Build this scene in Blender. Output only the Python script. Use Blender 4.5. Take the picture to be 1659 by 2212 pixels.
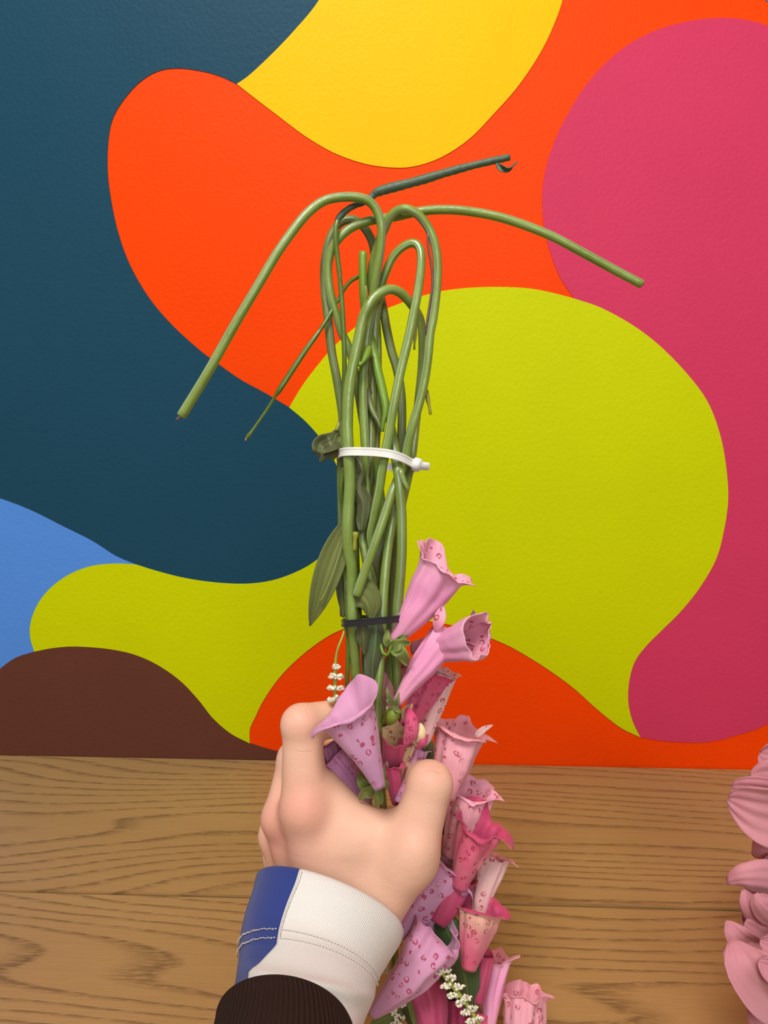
import bpy, math, random
import numpy as np
from mathutils import Vector
random.seed(7); np.random.seed(7)
for o in list(bpy.data.objects): bpy.data.objects.remove(o)
SC = bpy.context.scene; COL = SC.collection
# ------------------------------------------------------------------ camera
F, CX, CY = 1540.0, 829.5, 1106.0            # focal length and centre for a 1659 x 2212 frame
DW, H = 0.70, 0.3932                          # distance to the wall, height above the counter
PITCH, YAW = math.radians(10.0), math.radians(2.125)
cp, sp, cyw, syw = math.cos(PITCH), math.sin(PITCH), math.cos(YAW), math.sin(YAW)
CAM = np.array([0.0, -DW, H])
RT = np.array([cyw, syw, 0.0])
FW = np.array([-syw*cp, cyw*cp, -sp])
UP = np.array([-syw*sp, cyw*sp, cp])
cam = bpy.data.cameras.new('camera'); co = bpy.data.objects.new('camera', cam); COL.objects.link(co)
from mathutils import Matrix
co.matrix_world = Matrix([[RT[0], UP[0], -FW[0], CAM[0]], [RT[1], UP[1], -FW[1], CAM[1]], [RT[2], UP[2], -FW[2], CAM[2]], [0, 0, 0, 1]])
cam.sensor_fit = 'VERTICAL'; cam.sensor_height = 36.0; cam.lens = F/2212*36.0
cam.clip_start = 0.01; SC.camera = co
# ------------------------------------------------------------------ light
SC.view_settings.view_transform = 'Standard'; SC.view_settings.look = 'None'
SC.view_settings.gamma = 1.0; SC.view_settings.use_curve_mapping = False
SC.view_settings.exposure = 0.0
W = bpy.data.worlds.new('room_ambient'); SC.world = W; W.use_nodes = True
W.node_tree.nodes['Background'].inputs[0].default_value = (1.0, 0.96, 0.90, 1)
W.node_tree.nodes['Background'].inputs[1].default_value = 0.34
def area(name, loc, target, sx, sy, power, col):
    l = bpy.data.lights.new(name, 'AREA'); l.shape = 'RECTANGLE'; l.size = sx; l.size_y = sy
    l.energy = power; l.color = col
    o = bpy.data.objects.new(name, l); COL.objects.link(o); o.location = loc
    o.rotation_euler = (Vector(target)-Vector(loc)).to_track_quat('-Z', 'Y').to_euler()
    return o
area('ceiling_light', (-0.25, -1.15, 1.60), (0, -0.1, 0.42), 0.55, 0.45, 23.5, (1.0, 0.95, 0.88))
area('front_fill', (0.35, -1.9, 1.05), (0, -0.2, 0.3), 0.6, 0.5, 8.5, (1.0, 0.97, 0.93))  # added frontal fill that brightens the hand, not a lamp of the room

# ------------------------------------------------------------------ helpers
def zb(py):                                    # distance of the bouquet from the camera down its length
    t = min(max((py-1450)/300.0, 0), 1); t = t*t*(3-2*t)
    return 0.376 + 0.024*t
def at(px, py, z): return CAM + z*(FW + RT*(px-CX)/F - UP*(py-CY)/F)
def bq(px, py, d=0): return at(px, py, zb(py)-d*0.001)
def onwall(px, py, y=0.0):
    d = FW + RT*(px-CX)/F - UP*(py-CY)/F
    return CAM + d*((y-CAM[1])/d[1])
def tag(o, label=None, cat=None, group=None, kind=None):
    if label: o['label'] = label
    if cat: o['category'] = cat
    if group: o['group'] = group
    if kind: o['kind'] = kind
    return o
def empty(name, loc, label, cat, group=None):
    o = bpy.data.objects.new(name, None); COL.objects.link(o); o.location = loc; o.empty_display_size = .02
    return tag(o, label, cat, group)
def rootloc(o):
    v = np.array(o.location)
    while o.parent: o = o.parent; v = v + np.array(o.location)
    return v
def mesh(name, verts, faces, mats, parent=None, smooth=True, uv=None, mi=None, label=None):
    V = np.asarray(verts, float)
    if parent is not None: V = V - rootloc(parent)
    me = bpy.data.meshes.new(name); me.from_pydata(V.tolist(), [], [tuple(map(int, f)) for f in faces])
    if not isinstance(mats, (list, tuple)): mats = [mats]
    for m in mats: me.materials.append(m)
    if smooth: me.polygons.foreach_set('use_smooth', [True]*len(me.polygons))
    if mi is not None: me.polygons.foreach_set('material_index', list(mi))
    if uv is not None:
        l = me.uv_layers.new(name='UVMap'); l.data.foreach_set('uv', np.asarray(uv, float).ravel())
    me.update()
    o = bpy.data.objects.new(name, me); COL.objects.link(o)
    if parent is not None: o.parent = parent
    if label: o['label'] = label
    return o
def catmull(P, n):
    P = np.asarray(P, float)
    if len(P) < 3:
        t = np.linspace(0, 1, n)[:, None]; return P[0]*(1-t)+P[-1]*t
    Q = np.vstack([2*P[0]-P[1], P, 2*P[-1]-P[-2]])
    d = np.linalg.norm(np.diff(P[:, :3], axis=0), axis=1); s = np.concatenate([[0], np.cumsum(d)])
    out = []
    for x in np.linspace(0, s[-1]-1e-9, n):
        i = min(int(np.searchsorted(s, x, side='right')-1), len(P)-2); t = (x-s[i])/max(s[i+1]-s[i], 1e-9)
        a, b, c, e = Q[i], Q[i+1], Q[i+2], Q[i+3]
        out.append(.5*((2*b)+(-a+c)*t+(2*a-5*b+4*c-e)*t*t+(-a+3*b-3*c+e)*t**3))
    return np.array(out)
def nz(v): return v/ (np.linalg.norm(v)+1e-12)
def grid_faces(nu, nv, wrap=False, cap=False):
    fs = []
    for i in range(nv-1):
        for j in range(nu if wrap else nu-1):
            k = (j+1) % nu
            fs.append((i*nu+j, i*nu+k, (i+1)*nu+k, (i+1)*nu+j))
    return fs
def grid_uv(nu, nv, wrap=False, ush=0.0):
    u = []
    den = nu if wrap else nu-1
    for i in range(nv-1):
        for j in range(nu if wrap else nu-1):
            for a, b in ((j, i), (j+1, i), (j+1, i+1), (j, i+1)):
                u.append((a/den+ush, b/(nv-1)))
    return u
def tube(name, pts, mat, parent, seg=14, step=0.0022, closed_end=True, ush=0.0, bump=0.0, label=None, rfun=None, noise=0.0):
    """pts: rows of world x, y, z, radius; swept round tube with end caps"""
    P = np.asarray(pts, float)
    L = np.sum(np.linalg.norm(np.diff(P[:, :3], axis=0), axis=1))
    n = max(6, min(260, int(L/step)))
    C = catmull(P, n); c = C[:, :3]; r = np.maximum(C[:, 3], 2e-4)
    T = np.gradient(c, axis=0); T = T/np.linalg.norm(T, axis=1)[:, None]
    N = -FW - T[0]*np.dot(-FW, T[0]); N = nz(N)
    V = []
    ang = np.arange(seg)/seg*2*np.pi
    rs = np.random.RandomState(len(name)+int(abs(P[0, 0])*1e5) % 999)
    jit = np.cumsum(rs.randn(n)); jit = (jit-np.linspace(jit[0], jit[-1], n)); jit = jit/(np.abs(jit).max()+1e-9)
    for i in range(n):
        N = nz(N - T[i]*np.dot(N, T[i])); B = np.cross(T[i], N)
        rr = r[i]*(1+noise*jit[i]) if rfun is None else r[i]*rfun(i/(n-1), ang)
        ring = c[i] + (np.cos(ang)*rr)[:, None]*N + (np.sin(ang)*rr)[:, None]*B
        V.append(ring)
    V = np.vstack(V); F_ = grid_faces(seg, n, True); uv = grid_uv(seg, n, True, ush)
    uv = [(a, b*L*100) for a, b in uv]
    # rounded end caps
    k = len(V)
    e0 = (V[:seg]-c[0])*0.82 + c[0]-T[0]*r[0]*0.18; e1 = (V[-seg:]-c[-1])*0.82 + c[-1]+T[-1]*r[-1]*0.18
    V = np.vstack([V, e0, e1])
    for j in range(seg):
        a = (j+1) % seg
        F_.append((k+j, k+a, a, j)); uv += [(j/seg+ush, 0)]*4
        F_.append((k-seg+j, k-seg+a, k+seg+a, k+seg+j)); uv += [(j/seg+ush, 0)]*4
    F_.append(tuple(range(k+seg-1, k-1, -1))); uv += [(0.25, 0)]*seg
    F_.append(tuple(range(k+seg, k+2*seg))); uv += [(0.25, 0)]*seg
    return mesh(name, V, F_, mat, parent, uv=uv, label=label)
def stem(rows, mat, parent, name='stem', **kw):      # rows: px, py, mm towards camera, radius px
    P = []
    for px, py, d, r in rows:
        z = zb(py)-d*.001; P.append(list(at(px, py, z))+[r*z/F])
    return tube(name, P, mat, parent, **kw)

# ------------------------------------------------------------------ node helper
class NT:
    def __init__(s, name):
        s.m = bpy.data.materials.new(name); s.m.use_nodes = True; s.t = s.m.node_tree
        s.b = s.t.nodes['Principled BSDF']; s.out = s.t.nodes['Material Output']
    def n(s, typ, ins=None, **props):
        x = s.t.nodes.new(typ)
        for k, v in props.items(): setattr(x, k, v)
        for k, v in (ins or {}).items():
            if isinstance(v, bpy.types.NodeSocket): s.t.links.new(v, x.inputs[k])
            else: x.inputs[k].default_value = v
        return x
    def math(s, op, a, b=0.0, c=None, clamp=False):
        ins = {0: a, 1: b}
        if c is not None: ins[2] = c
        return s.n('ShaderNodeMath', ins, operation=op, use_clamp=clamp).outputs[0]
    def mix(s, f, a, b, mode='MIX'):
        x = s.n('ShaderNodeMix', {0: f, 6: a, 7: b}, data_type='RGBA', blend_type=mode); return x.outputs[2]
    def ramp(s, f, stops, interp='LINEAR'):
        x = s.n('ShaderNodeValToRGB', {0: f}); r = x.color_ramp; r.interpolation = interp
        while len(r.elements) < len(stops): r.elements.new(0.5)
        for e, (p, c) in zip(r.elements, stops): e.position = p; e.color = c if len(c) == 4 else (*c, 1)
        return x.outputs[0]
    def noise(s, vec, scale, detail=2.0, rough=.5, dist=0.0):
        return s.n('ShaderNodeTexNoise', {'Vector': vec, 'Scale': scale, 'Detail': detail, 'Roughness': rough, 'Distortion': dist}).outputs[0]
    def obj(s): return s.n('ShaderNodeTexCoord').outputs['Object']
    def map(s, vec, sc=(1, 1, 1), loc=(0, 0, 0), rot=(0, 0, 0)):
        return s.n('ShaderNodeMapping', {'Vector': vec, 'Scale': sc, 'Location': loc, 'Rotation': rot}).outputs[0]
    def set(s, **kw):
        for k, v in kw.items():
            k = k.replace('_', ' ')
            i = s.b.inputs[k]
            if isinstance(v, bpy.types.NodeSocket): s.t.links.new(v, i)
            else: i.default_value = v
    def bump(s, h, strength=.3, dist=.001, nrm=None):
        ins = {'Height': h, 'Strength': strength, 'Distance': dist}
        if nrm is not None: ins['Normal'] = nrm
        return s.n('ShaderNodeBump', ins).outputs[0]
def c4(r, g, b): return (r, g, b, 1)
def srgb(r, g, b):
    f = lambda x: (x/255/12.92) if x/255 <= .04045 else ((x/255+.055)/1.055)**2.4
    return (f(r), f(g), f(b), 1)

def paint(name, col, seed):
    m = NT(name); o = m.obj()
    a = m.noise(o, 260, 3, .6)
    b = m.noise(m.map(o, (26, 26, 60)), 1.6, 4, .6, 1.2)
    c = m.noise(o, 9, 3, .55)
    v = m.n('ShaderNodeTexVoronoi', {'Vector': o, 'Scale': 75.0}, feature='F1').outputs['Distance']
    dot = m.math('MULTIPLY', m.math('LESS_THAN', v, .07), .35)
    h = m.math('ADD', m.math('ADD', m.math('MULTIPLY', a, .8), m.math('MULTIPLY', b, .35)), dot)
    base = m.mix(m.math('MULTIPLY', m.math('SUBTRACT', c, .42, clamp=True), .9), col, tuple([x*.86 for x in col[:3]]+[1]))
    m.set(Base_Color=base, Roughness=.45, Normal=m.bump(h, .5, .0009))
    m.b.inputs['Specular IOR Level'].default_value = .08
    return m.m
PAINT = {'orange': paint('orange_wall_paint', srgb(240, 68, 1), 0), 'teal': paint('teal_wall_paint', srgb(28, 70, 92), 1),
         'yellow': paint('yellow_wall_paint', srgb(250, 188, 0), 2), 'magenta': paint('magenta_wall_paint', srgb(204, 58, 96), 3),
         'lime': paint('lime_wall_paint', srgb(196, 207, 0), 4), 'brown': paint('brown_wall_paint', srgb(98, 58, 46), 5),
         'blue': paint('blue_wall_paint', srgb(82, 140, 225), 6)}

def wood():
    m = NT('brushed_oak'); o = m.obj()
    big = m.noise(m.map(o, (1.3, 7.5, 1)), 1.0, 1.2, .35, .25)
    warp = m.noise(m.map(o, (6, 30, 1)), 1.0, 3, .5)
    fld = m.math('ADD', m.math('MULTIPLY', big, 24.0), m.math('MULTIPLY', warp, .8))
    fld = m.math('ADD', fld, m.math('MULTIPLY', m.n('ShaderNodeSeparateXYZ', {0: o}).outputs[1], 75.0))
    fr = m.math('FRACT', fld)
    line = m.ramp(fr, [(0, (0, 0, 0)), (.60, (0, 0, 0)), (.90, (1, 1, 1)), (1.0, (0, 0, 0))])
    fine = m.noise(m.map(o, (28, 900, 1)), 1.0, 2, .6)
    rag = m.noise(m.map(o, (70, 520, 1)), 1.0, 2, .6)
    line2 = m.math('MULTIPLY', line, m.ramp(rag, [(.36, (.15,)*3), (.56, (1,)*3)]))
    streak = m.ramp(fine, [(.35, (0, 0, 0)), (.75, (1, 1, 1))])
    tone = m.noise(m.map(o, (2.5, 12, 1)), 1.0, 3, .5)
    base = m.mix(tone, srgb(158, 122, 76), srgb(180, 144, 94))
    base = m.mix(m.math('MULTIPLY', streak, .22), base, srgb(120, 84, 50))
    base = m.mix(m.math('MULTIPLY', line2, .62), base, srgb(78, 52, 30))
    kn = m.n('ShaderNodeTexVoronoi', {'Vector': m.map(o, (3.2, 7.5, 1), (.37, .2, 0)), 'Scale': 1.0}, feature='F1').outputs['Distance']
    knot = m.ramp(kn, [(.03, (1, 1, 1)), (.07, (0, 0, 0))])
    base = m.mix(m.math('MULTIPLY', knot, .75), base, srgb(50, 34, 24))
    h = m.math('SUBTRACT', m.math('MULTIPLY', m.math('SUBTRACT', 1.0, line2), 1.0), m.math('MULTIPLY', streak, .25))
    m.set(Base_Color=base, Roughness=m.math('ADD', .42, m.math('MULTIPLY', streak, .15)), Normal=m.bump(h, .5, .0006))
    m.b.inputs['Specular IOR Level'].default_value = .4
    return m.m
WOOD = wood()

def plastic(name, c1, c2, seam, rough=.38, spec=.5):
    m = NT(name); o = m.obj(); uv = m.n('ShaderNodeUVMap').outputs[0]; sx = m.n('ShaderNodeSeparateXYZ', {0: uv})
    u = m.math('FRACT', sx.outputs[0]); v = sx.outputs[1]
    cmb = m.n('ShaderNodeCombineXYZ', {0: m.math('MULTIPLY', u, 26.0), 1: m.math('MULTIPLY', v, 1.1)}).outputs[0]
    st = m.noise(cmb, 1.0, 2, .55)
    pt = m.noise(o, 60, 3, .5)
    base = m.mix(m.ramp(pt, [(.3, (0,)*3), (.7, (1,)*3)]), c1, c2)
    base = m.mix(m.math('MULTIPLY', st, .25), base, tuple([x*.5 for x in c1[:3]]+[1]))
    d = m.math('ABSOLUTE', m.math('SUBTRACT', u, .5))
    sm = m.ramp(d, [(.016, (1,)*3), (.034, (0,)*3)])
    base = m.mix(m.math('MULTIPLY', sm, .75), base, seam)
    h = m.math('SUBTRACT', m.math('MULTIPLY', st, 1.0), m.math('MULTIPLY', sm, .8))
    m.set(Base_Color=base, Roughness=rough, Normal=m.bump(h, .35, .0005))
    m.b.inputs['Specular IOR Level'].default_value = spec
    m.b.inputs['Subsurface Weight'].default_value = .08
    m.b.inputs['Subsurface Radius'].default_value = (.0008, .0012, .0004)
    return m.m
SEAM = srgb(150, 158, 158)
GREEN = plastic('green_stem_plastic', srgb(112, 136, 50), srgb(134, 158, 76), SEAM, .3, .6)
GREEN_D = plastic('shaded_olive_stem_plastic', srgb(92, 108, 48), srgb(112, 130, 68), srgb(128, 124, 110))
GREEN_L = plastic('bright_green_stem_plastic', srgb(104, 140, 30), srgb(120, 156, 52), srgb(120, 150, 60))
GREEN_T = plastic('thin_glossy_stem_plastic', srgb(74, 98, 24), srgb(98, 120, 40), srgb(110, 130, 60), .25)
GREEN_S = plastic('silvery_green_stem_plastic', srgb(114, 138, 54), srgb(138, 162, 84), srgb(160, 180, 140), .26, .7)
NUB = plastic('yellow_green_plastic', srgb(140, 142, 44), srgb(160, 160, 60), srgb(150, 150, 60), .3)
def simple(name, col, rough=.5, metal=0, spec=.5, bumpn=None, var=None, sheen=0):
    m = NT(name); o = m.obj(); base = col
    if var: base = m.mix(m.noise(o, var[0], 3, .55), col, var[1])
    m.set(Base_Color=base, Roughness=rough, Metallic=metal)
    m.b.inputs['Specular IOR Level'].default_value = spec
    if sheen: m.b.inputs['Sheen Weight'].default_value = sheen
    if bumpn: m.set(Normal=m.bump(m.noise(o, bumpn[0], 3, .6), bumpn[1], bumpn[2]))
    return m.m
TAPE = simple('dark_green_florist_tape', srgb(56, 78, 58), .5, var=(300, srgb(80, 102, 80)), bumpn=(500, .5, .0006))
WIRE = simple('steel_wire', srgb(150, 140, 136), .3, 1.0)
WIRE_R = simple('rusty_wire', srgb(120, 92, 84), .35, .7)
TIE_W = NT('white_nylon'); TIE_W.set(Base_Color=srgb(224, 226, 222), Roughness=.28)
TIE_W.b.inputs['Subsurface Weight'].default_value = .25; TIE_W.b.inputs['Subsurface Radius'].default_value = (.002, .002, .0018); TIE_W = TIE_W.m
TIE_B = simple('black_nylon', srgb(38, 34, 38), .22)
def cloth_leaf(name, a, b, rough=.6, weave=1, shine=.25):
    m = NT(name); uv = m.n('ShaderNodeUVMap').outputs[0]; o = m.obj()
    sx = m.n('ShaderNodeSeparateXYZ', {0: uv}); u = sx.outputs[0]
    vein = m.noise(m.n('ShaderNodeCombineXYZ', {0: m.math('MULTIPLY', u, 22.0), 1: sx.outputs[1]}).outputs[0], 1.0, 2, .5)
    mid = m.ramp(m.math('ABSOLUTE', m.math('SUBTRACT', u, .5)), [(.015, (1,)*3), (.06, (0,)*3)])
    base = m.mix(m.noise(o, 90, 3, .5), a, b)
    base = m.mix(m.math('MULTIPLY', vein, .4), base, tuple([x*.45 for x in a[:3]]+[1]))
    base = m.mix(m.math('MULTIPLY', mid, .22), base, srgb(140, 152, 70))
    w1 = m.n('ShaderNodeTexWave', {'Vector': o, 'Scale': 620.0}, bands_direction='X').outputs[1]
    w2 = m.n('ShaderNodeTexWave', {'Vector': o, 'Scale': 620.0}, bands_direction='Z').outputs[1]
    h = m.math('ADD', m.math('MULTIPLY', m.math('MULTIPLY', w1, w2), .35*weave), vein)
    m.set(Base_Color=base, Roughness=rough, Normal=m.bump(h, .4, .0004))
    m.b.inputs['Sheen Weight'].default_value = .2; m.b.inputs['Specular IOR Level'].default_value = shine
    return m.m
LEAF = cloth_leaf('olive_fabric_leaf', srgb(88, 100, 42), srgb(112, 118, 62))
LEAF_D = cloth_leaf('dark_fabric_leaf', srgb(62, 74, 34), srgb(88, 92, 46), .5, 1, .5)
LEAF_G = cloth_leaf('glossy_dark_green_leaf', srgb(38, 66, 26), srgb(60, 88, 44), .38, .3, .5)
LEAF_W = cloth_leaf('wrapped_dark_green_leaf', srgb(46, 66, 30), srgb(92, 112, 72), .35, .6, .6)
SEPAL = cloth_leaf('sepal_green', srgb(104, 122, 42), srgb(128, 140, 60), .45, 1, .5)

def blossom_mat(name, base, mid, lip, spot=1.0, spotcol=srgb(164, 42, 74), dense=(0.0, 1.0), streak=None, sc=215):
    m = NT(name); o = m.obj(); uv = m.n('ShaderNodeUVMap').outputs[0]; sx = m.n('ShaderNodeSeparateXYZ', {0: uv}); u = sx.outputs[0]; v = sx.outputs[1]
    wob = m.noise(o, 45, 2, .5)
    vv = m.math('ADD', v, m.math('MULTIPLY', m.math('SUBTRACT', wob, .5), .35))
    col = m.ramp(vv, [(.05, base), (.5, mid), (.9, lip)])
    if streak: col = m.mix(m.ramp(m.noise(o, 38, 2, .5), [(.42, (0,)*3), (.62, (1,)*3)]), col, streak)
    vein = m.noise(m.n('ShaderNodeCombineXYZ', {0: m.math('MULTIPLY', m.math('PINGPONG', u, .5), 60.0), 1: m.math('MULTIPLY', v, 1.6)}).outputs[0], 1.0, 2, .5)
    col = m.mix(m.math('MULTIPLY', m.ramp(vein, [(.45, (0,)*3), (.8, (1,)*3)]), .28), col, tuple([x*.62 for x in mid[:3]]+[1]))
    if spot > 0:
        n2 = m.n('ShaderNodeTexNoise', {'Vector': o, 'Scale': 420.0, 'Detail': 1.0}).outputs['Color']
        pv = m.n('ShaderNodeVectorMath', {0: o, 1: m.n('ShaderNodeVectorMath', {0: n2, 1: (.0012, .0012, .0012)}, operation='MULTIPLY').outputs[0]}, operation='ADD').outputs[0]
        vo = m.n('ShaderNodeTexVoronoi', {'Vector': pv, 'Scale': float(sc), 'Randomness': .8}, feature='F1')
        d = vo.outputs['Distance']
        ring = m.ramp(d, [(.13, (.1,)*3), (.18, (1,)*3), (.31, (1,)*3), (.35, (0,)*3)])
        brk = m.ramp(m.noise(o, 620, 1, .5), [(.40, (0,)*3), (.47, (1,)*3)])
        msk = m.ramp(v, [(dense[0], (0,)*3), (dense[0]+.12, (1,)*3), (dense[1]-.1, (1,)*3), (dense[1], (0,)*3)])
        reg = m.ramp(m.noise(o, 34, 1, .5), [(.32, (0,)*3), (.40, (1,)*3)])
        f = m.math('MULTIPLY', m.math('MULTIPLY', ring, brk), m.math('MULTIPLY', msk, m.math('MULTIPLY', reg, spot*.85)))
        col = m.mix(f, col, spotcol)
    w1 = m.n('ShaderNodeTexWave', {'Vector': o, 'Scale': 560.0}, bands_direction='X').outputs[1]
    w2 = m.n('ShaderNodeTexWave', {'Vector': o, 'Scale': 560.0}, bands_direction='Z').outputs[1]
    h = m.math('ADD', m.math('ADD', m.math('MULTIPLY', m.math('MULTIPLY', w1, w2), .3), m.math('MULTIPLY', vein, .8)), m.math('MULTIPLY', m.noise(o, 120, 2, .5), 1.2))
    m.set(Base_Color=col, Roughness=.55, Normal=m.bump(h, .35, .0006))
    m.b.inputs['Sheen Weight'].default_value = .15; m.b.inputs['Specular IOR Level'].default_value = .35
    m.b.inputs['Subsurface Weight'].default_value = .12; m.b.inputs['Subsurface Radius'].default_value = (.003, .0015, .0015)
    return m.m
LIL = srgb(206, 140, 186)
M_LILAC = blossom_mat('lilac_speckled_petal', srgb(184, 132, 168), srgb(208, 152, 188), srgb(208, 144, 182), 1)
M_LILAC0 = blossom_mat('lilac_plain_petal', srgb(190, 138, 172), srgb(210, 156, 190), srgb(208, 146, 184), 0)
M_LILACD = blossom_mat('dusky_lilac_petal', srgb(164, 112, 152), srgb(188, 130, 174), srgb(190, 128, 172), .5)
M_PINKL = blossom_mat('pale_pink_speckled_petal', srgb(216, 144, 160), srgb(228, 162, 176), srgb(232, 158, 174), .9, sc=210)
M_PINK0 = blossom_mat('pink_plain_petal', srgb(224, 150, 182), srgb(226, 146, 188), srgb(232, 170, 196), .0)
M_PINKI = blossom_mat('pink_speckled_throat', srgb(214, 120, 150), srgb(234, 164, 186), srgb(236, 168, 192), 1, sc=200)
M_CREAMP = blossom_mat('pink_and_cream_speckled_petal', srgb(212, 96, 130), srgb(222, 140, 150), srgb(232, 206, 166), .9, streak=srgb(212, 92, 128), sc=210)
M_CREAM = blossom_mat('cream_speckled_petal', srgb(216, 160, 140), srgb(226, 194, 152), srgb(236, 212, 166), .9, sc=210)
M_MAG = blossom_mat('magenta_petal', srgb(160, 50, 88), srgb(188, 72, 112), srgb(190, 62, 104), 0)
M_MAGS = blossom_mat('magenta_speckled_petal', srgb(200, 76, 120), srgb(214, 96, 134), srgb(206, 58, 108), .7, spotcol=srgb(140, 20, 60))
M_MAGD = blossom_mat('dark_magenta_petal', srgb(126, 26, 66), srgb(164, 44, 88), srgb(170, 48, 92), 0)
M_PALEW = blossom_mat('whitish_pink_speckled_petal', srgb(224, 170, 172), srgb(232, 190, 190), srgb(230, 180, 184), 1, sc=185)
M_ROSE = blossom_mat('dusty_pink_petal', srgb(184, 116, 128), srgb(206, 142, 152), srgb(198, 130, 142), 0)
WHITE = simple('white_floret', srgb(232, 228, 206), .6, bumpn=(900, .5, .0005))
YG = simple('yellow_green_axis', srgb(158, 172, 70), .45)
BUD = simple('bud_green', srgb(122, 142, 48), .5, bumpn=(700, .4, .0004))

# ------------------------------------------------------------------ setting: painted wall
wall = mesh('wall_back', [(-1.2, 0, -.9), (1.2, 0, -.9), (1.2, 0, 1.5), (-1.2, 0, 1.5), (-1.2, .1, -.9), (1.2, .1, -.9), (1.2, .1, 1.5), (-1.2, .1, 1.5)],
            [(0, 1, 2, 3), (5, 4, 7, 6), (3, 2, 6, 7), (0, 4, 5, 1), (1, 5, 6, 2), (4, 0, 3, 7)], PAINT['orange'], smooth=False)
tag(wall, kind='structure')
floor = mesh('floor', [(-1.2, -2.6, -.9), (1.2, -2.6, -.9), (1.2, .1, -.9), (-1.2, .1, -.9), (-1.2, -2.6, -.95), (1.2, -2.6, -.95), (1.2, .1, -.95), (-1.2, .1, -.95)],
             [(0, 1, 2, 3), (7, 6, 5, 4), (4, 5, 1, 0), (5, 6, 2, 1), (6, 7, 3, 2), (7, 4, 0, 3)], simple('grey_floor', srgb(120, 112, 104), .6), smooth=False)
tag(floor, kind='structure')
def smoothline(pts, n=5):
    P = np.array(pts, float)
    if len(P) < 3: return P.tolist()
    return catmull(P, len(P)*n).tolist()
def field(color, segs, lift, label):
    """painted shape: list of smooth runs (corners between them), raised by the thickness of the paint"""
    pts = []
    for s in segs:
        q = smoothline(s) if len(s) > 2 else [list(map(float, p)) for p in s]
        if pts and abs(pts[-1][0]-q[0][0])+abs(pts[-1][1]-q[0][1]) < 1: q = q[1:]
        pts += q
    if abs(pts[0][0]-pts[-1][0])+abs(pts[0][1]-pts[-1][1]) < 1: pts = pts[:-1]
    fr = [onwall(x, y) for x, y in pts]
    fr = [np.array([v[0], 0, max(v[2], -.012)]) for v in fr]
    n = len(fr); V = [v+np.array([0, -lift, 0]) for v in fr] + [v+np.array([0, .002, 0]) for v in fr]
    # bevelled lip: inner ring a little lower gives the ridge of paint along the edge
    import bmesh
    bm = bmesh.new(); vs = [bm.verts.new(v) for v in V]
    f = bm.faces.new(vs[:n]); 
    for i in range(n):
        j = (i+1) % n; bm.faces.new((vs[j], vs[i], vs[n+i], vs[n+j]))
    bm.normal_update()
    if f.normal.y > 0: bmesh.ops.reverse_faces(bm, faces=list(bm.faces))
    bmesh.ops.triangulate(bm, faces=[f])
    me = bpy.data.meshes.new('painted_shape'); bm.to_mesh(me); bm.free(); me.materials.append(PAINT[color])
    o = bpy.data.objects.new('painted_shape', me); COL.objects.link(o); o.parent = wall; o['label'] = label
    return o
A_teal_orange = [(512, 182), (480, 167), (440, 155), (385, 148), (340, 155), (300, 180), (265, 220), (243, 260), (234, 310), (233, 370), (240, 430), (255, 500), (280, 570), (320, 640), (370, 700), (430, 755), (470, 785), (520, 820), (575, 850), (625, 880)]
A_teal_lime = [(625, 880), (660, 910), (695, 950), (725, 1000), (738, 1050), (740, 1110), (725, 1160), (700, 1195), (660, 1225), (600, 1250), (540, 1260), (470, 1258), (400, 1248), (340, 1233), (295, 1219)]
A_teal_blue = [(295, 1219), (250, 1200), (200, 1168), (140, 1138), (70, 1103), (0, 1076), (-120, 1040), (-300, 1010)]
A_teal_yellow = [(760, -120), (690, 0), (640, 62), (590, 115), (540, 162), (512, 182)]
A_yel = [(512, 182), (550, 212), (600, 250), (660, 295), (720, 330), (780, 352), (830, 361), (880, 362), (930, 350), (975, 328), (1020, 295), (1065, 248), (1110, 198), (1145, 150), (1175, 100), (1198, 50), (1215, 0), (1225, -60), (1220, -150)]
A_mag_or = [(1800, 170), (1730, 95), (1659, 57), (1600, 42), (1540, 40), (1480, 48), (1420, 65), (1360, 95), (1310, 135), (1265, 185), (1230, 240), (1200, 300), (1180, 360), (1171, 420), (1175, 490), (1190, 550), (1210, 600), (1240, 645)]
A_mag_lime = [(1240, 645), (1300, 666), (1370, 705), (1430, 752), (1490, 815), (1530, 872), (1555, 940), (1568, 1010), (1572, 1080), (1562, 1150), (1545, 1210), (1510, 1270), (1470, 1320), (1430, 1360), (1395, 1395), (1370, 1430), (1358, 1475), (1357, 1520), (1367, 1560), (1383, 1592)]
A_mag_bot = [(1383, 1592), (1430, 1600), (1480, 1603), (1530, 1602), (1590, 1588), (1659, 1562), (1740, 1500), (1800, 1420)]
A_lime_top = [(1240, 645), (1190, 632), (1140, 623), (1070, 620), (1000, 623), (940, 632), (880, 650), (820, 674), (770, 705), (720, 750), (680, 797), (650, 838), (625, 880)]
A_lime_or = [(540, 1605), (540, 1575), (551, 1550), (568, 1515), (600, 1468), (640, 1426), (690, 1386), (739, 1359), (800, 1342), (870, 1335), (925, 1341), (1000, 1356), (1082, 1387), (1130, 1412), (1190, 1450), (1240, 1487), (1290, 1532), (1340, 1571), (1383, 1592)]
A_lime_brown = [(75, 1407), (110, 1400), (150, 1396), (190, 1397), (240, 1402), (290, 1413), (340, 1435), (390, 1470), (430, 1512), (460, 1550), (498, 1583), (540, 1605)]
A_lime_blue = [(295, 1219), (250, 1217), (200, 1222), (155, 1238), (115, 1265), (85, 1300), (68, 1340), (66, 1375), (75, 1407)]
A_brown_blue = [(75, 1407), (35, 1420), (0, 1445), (-60, 1500), (-130, 1590), (-160, 1690)]
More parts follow.
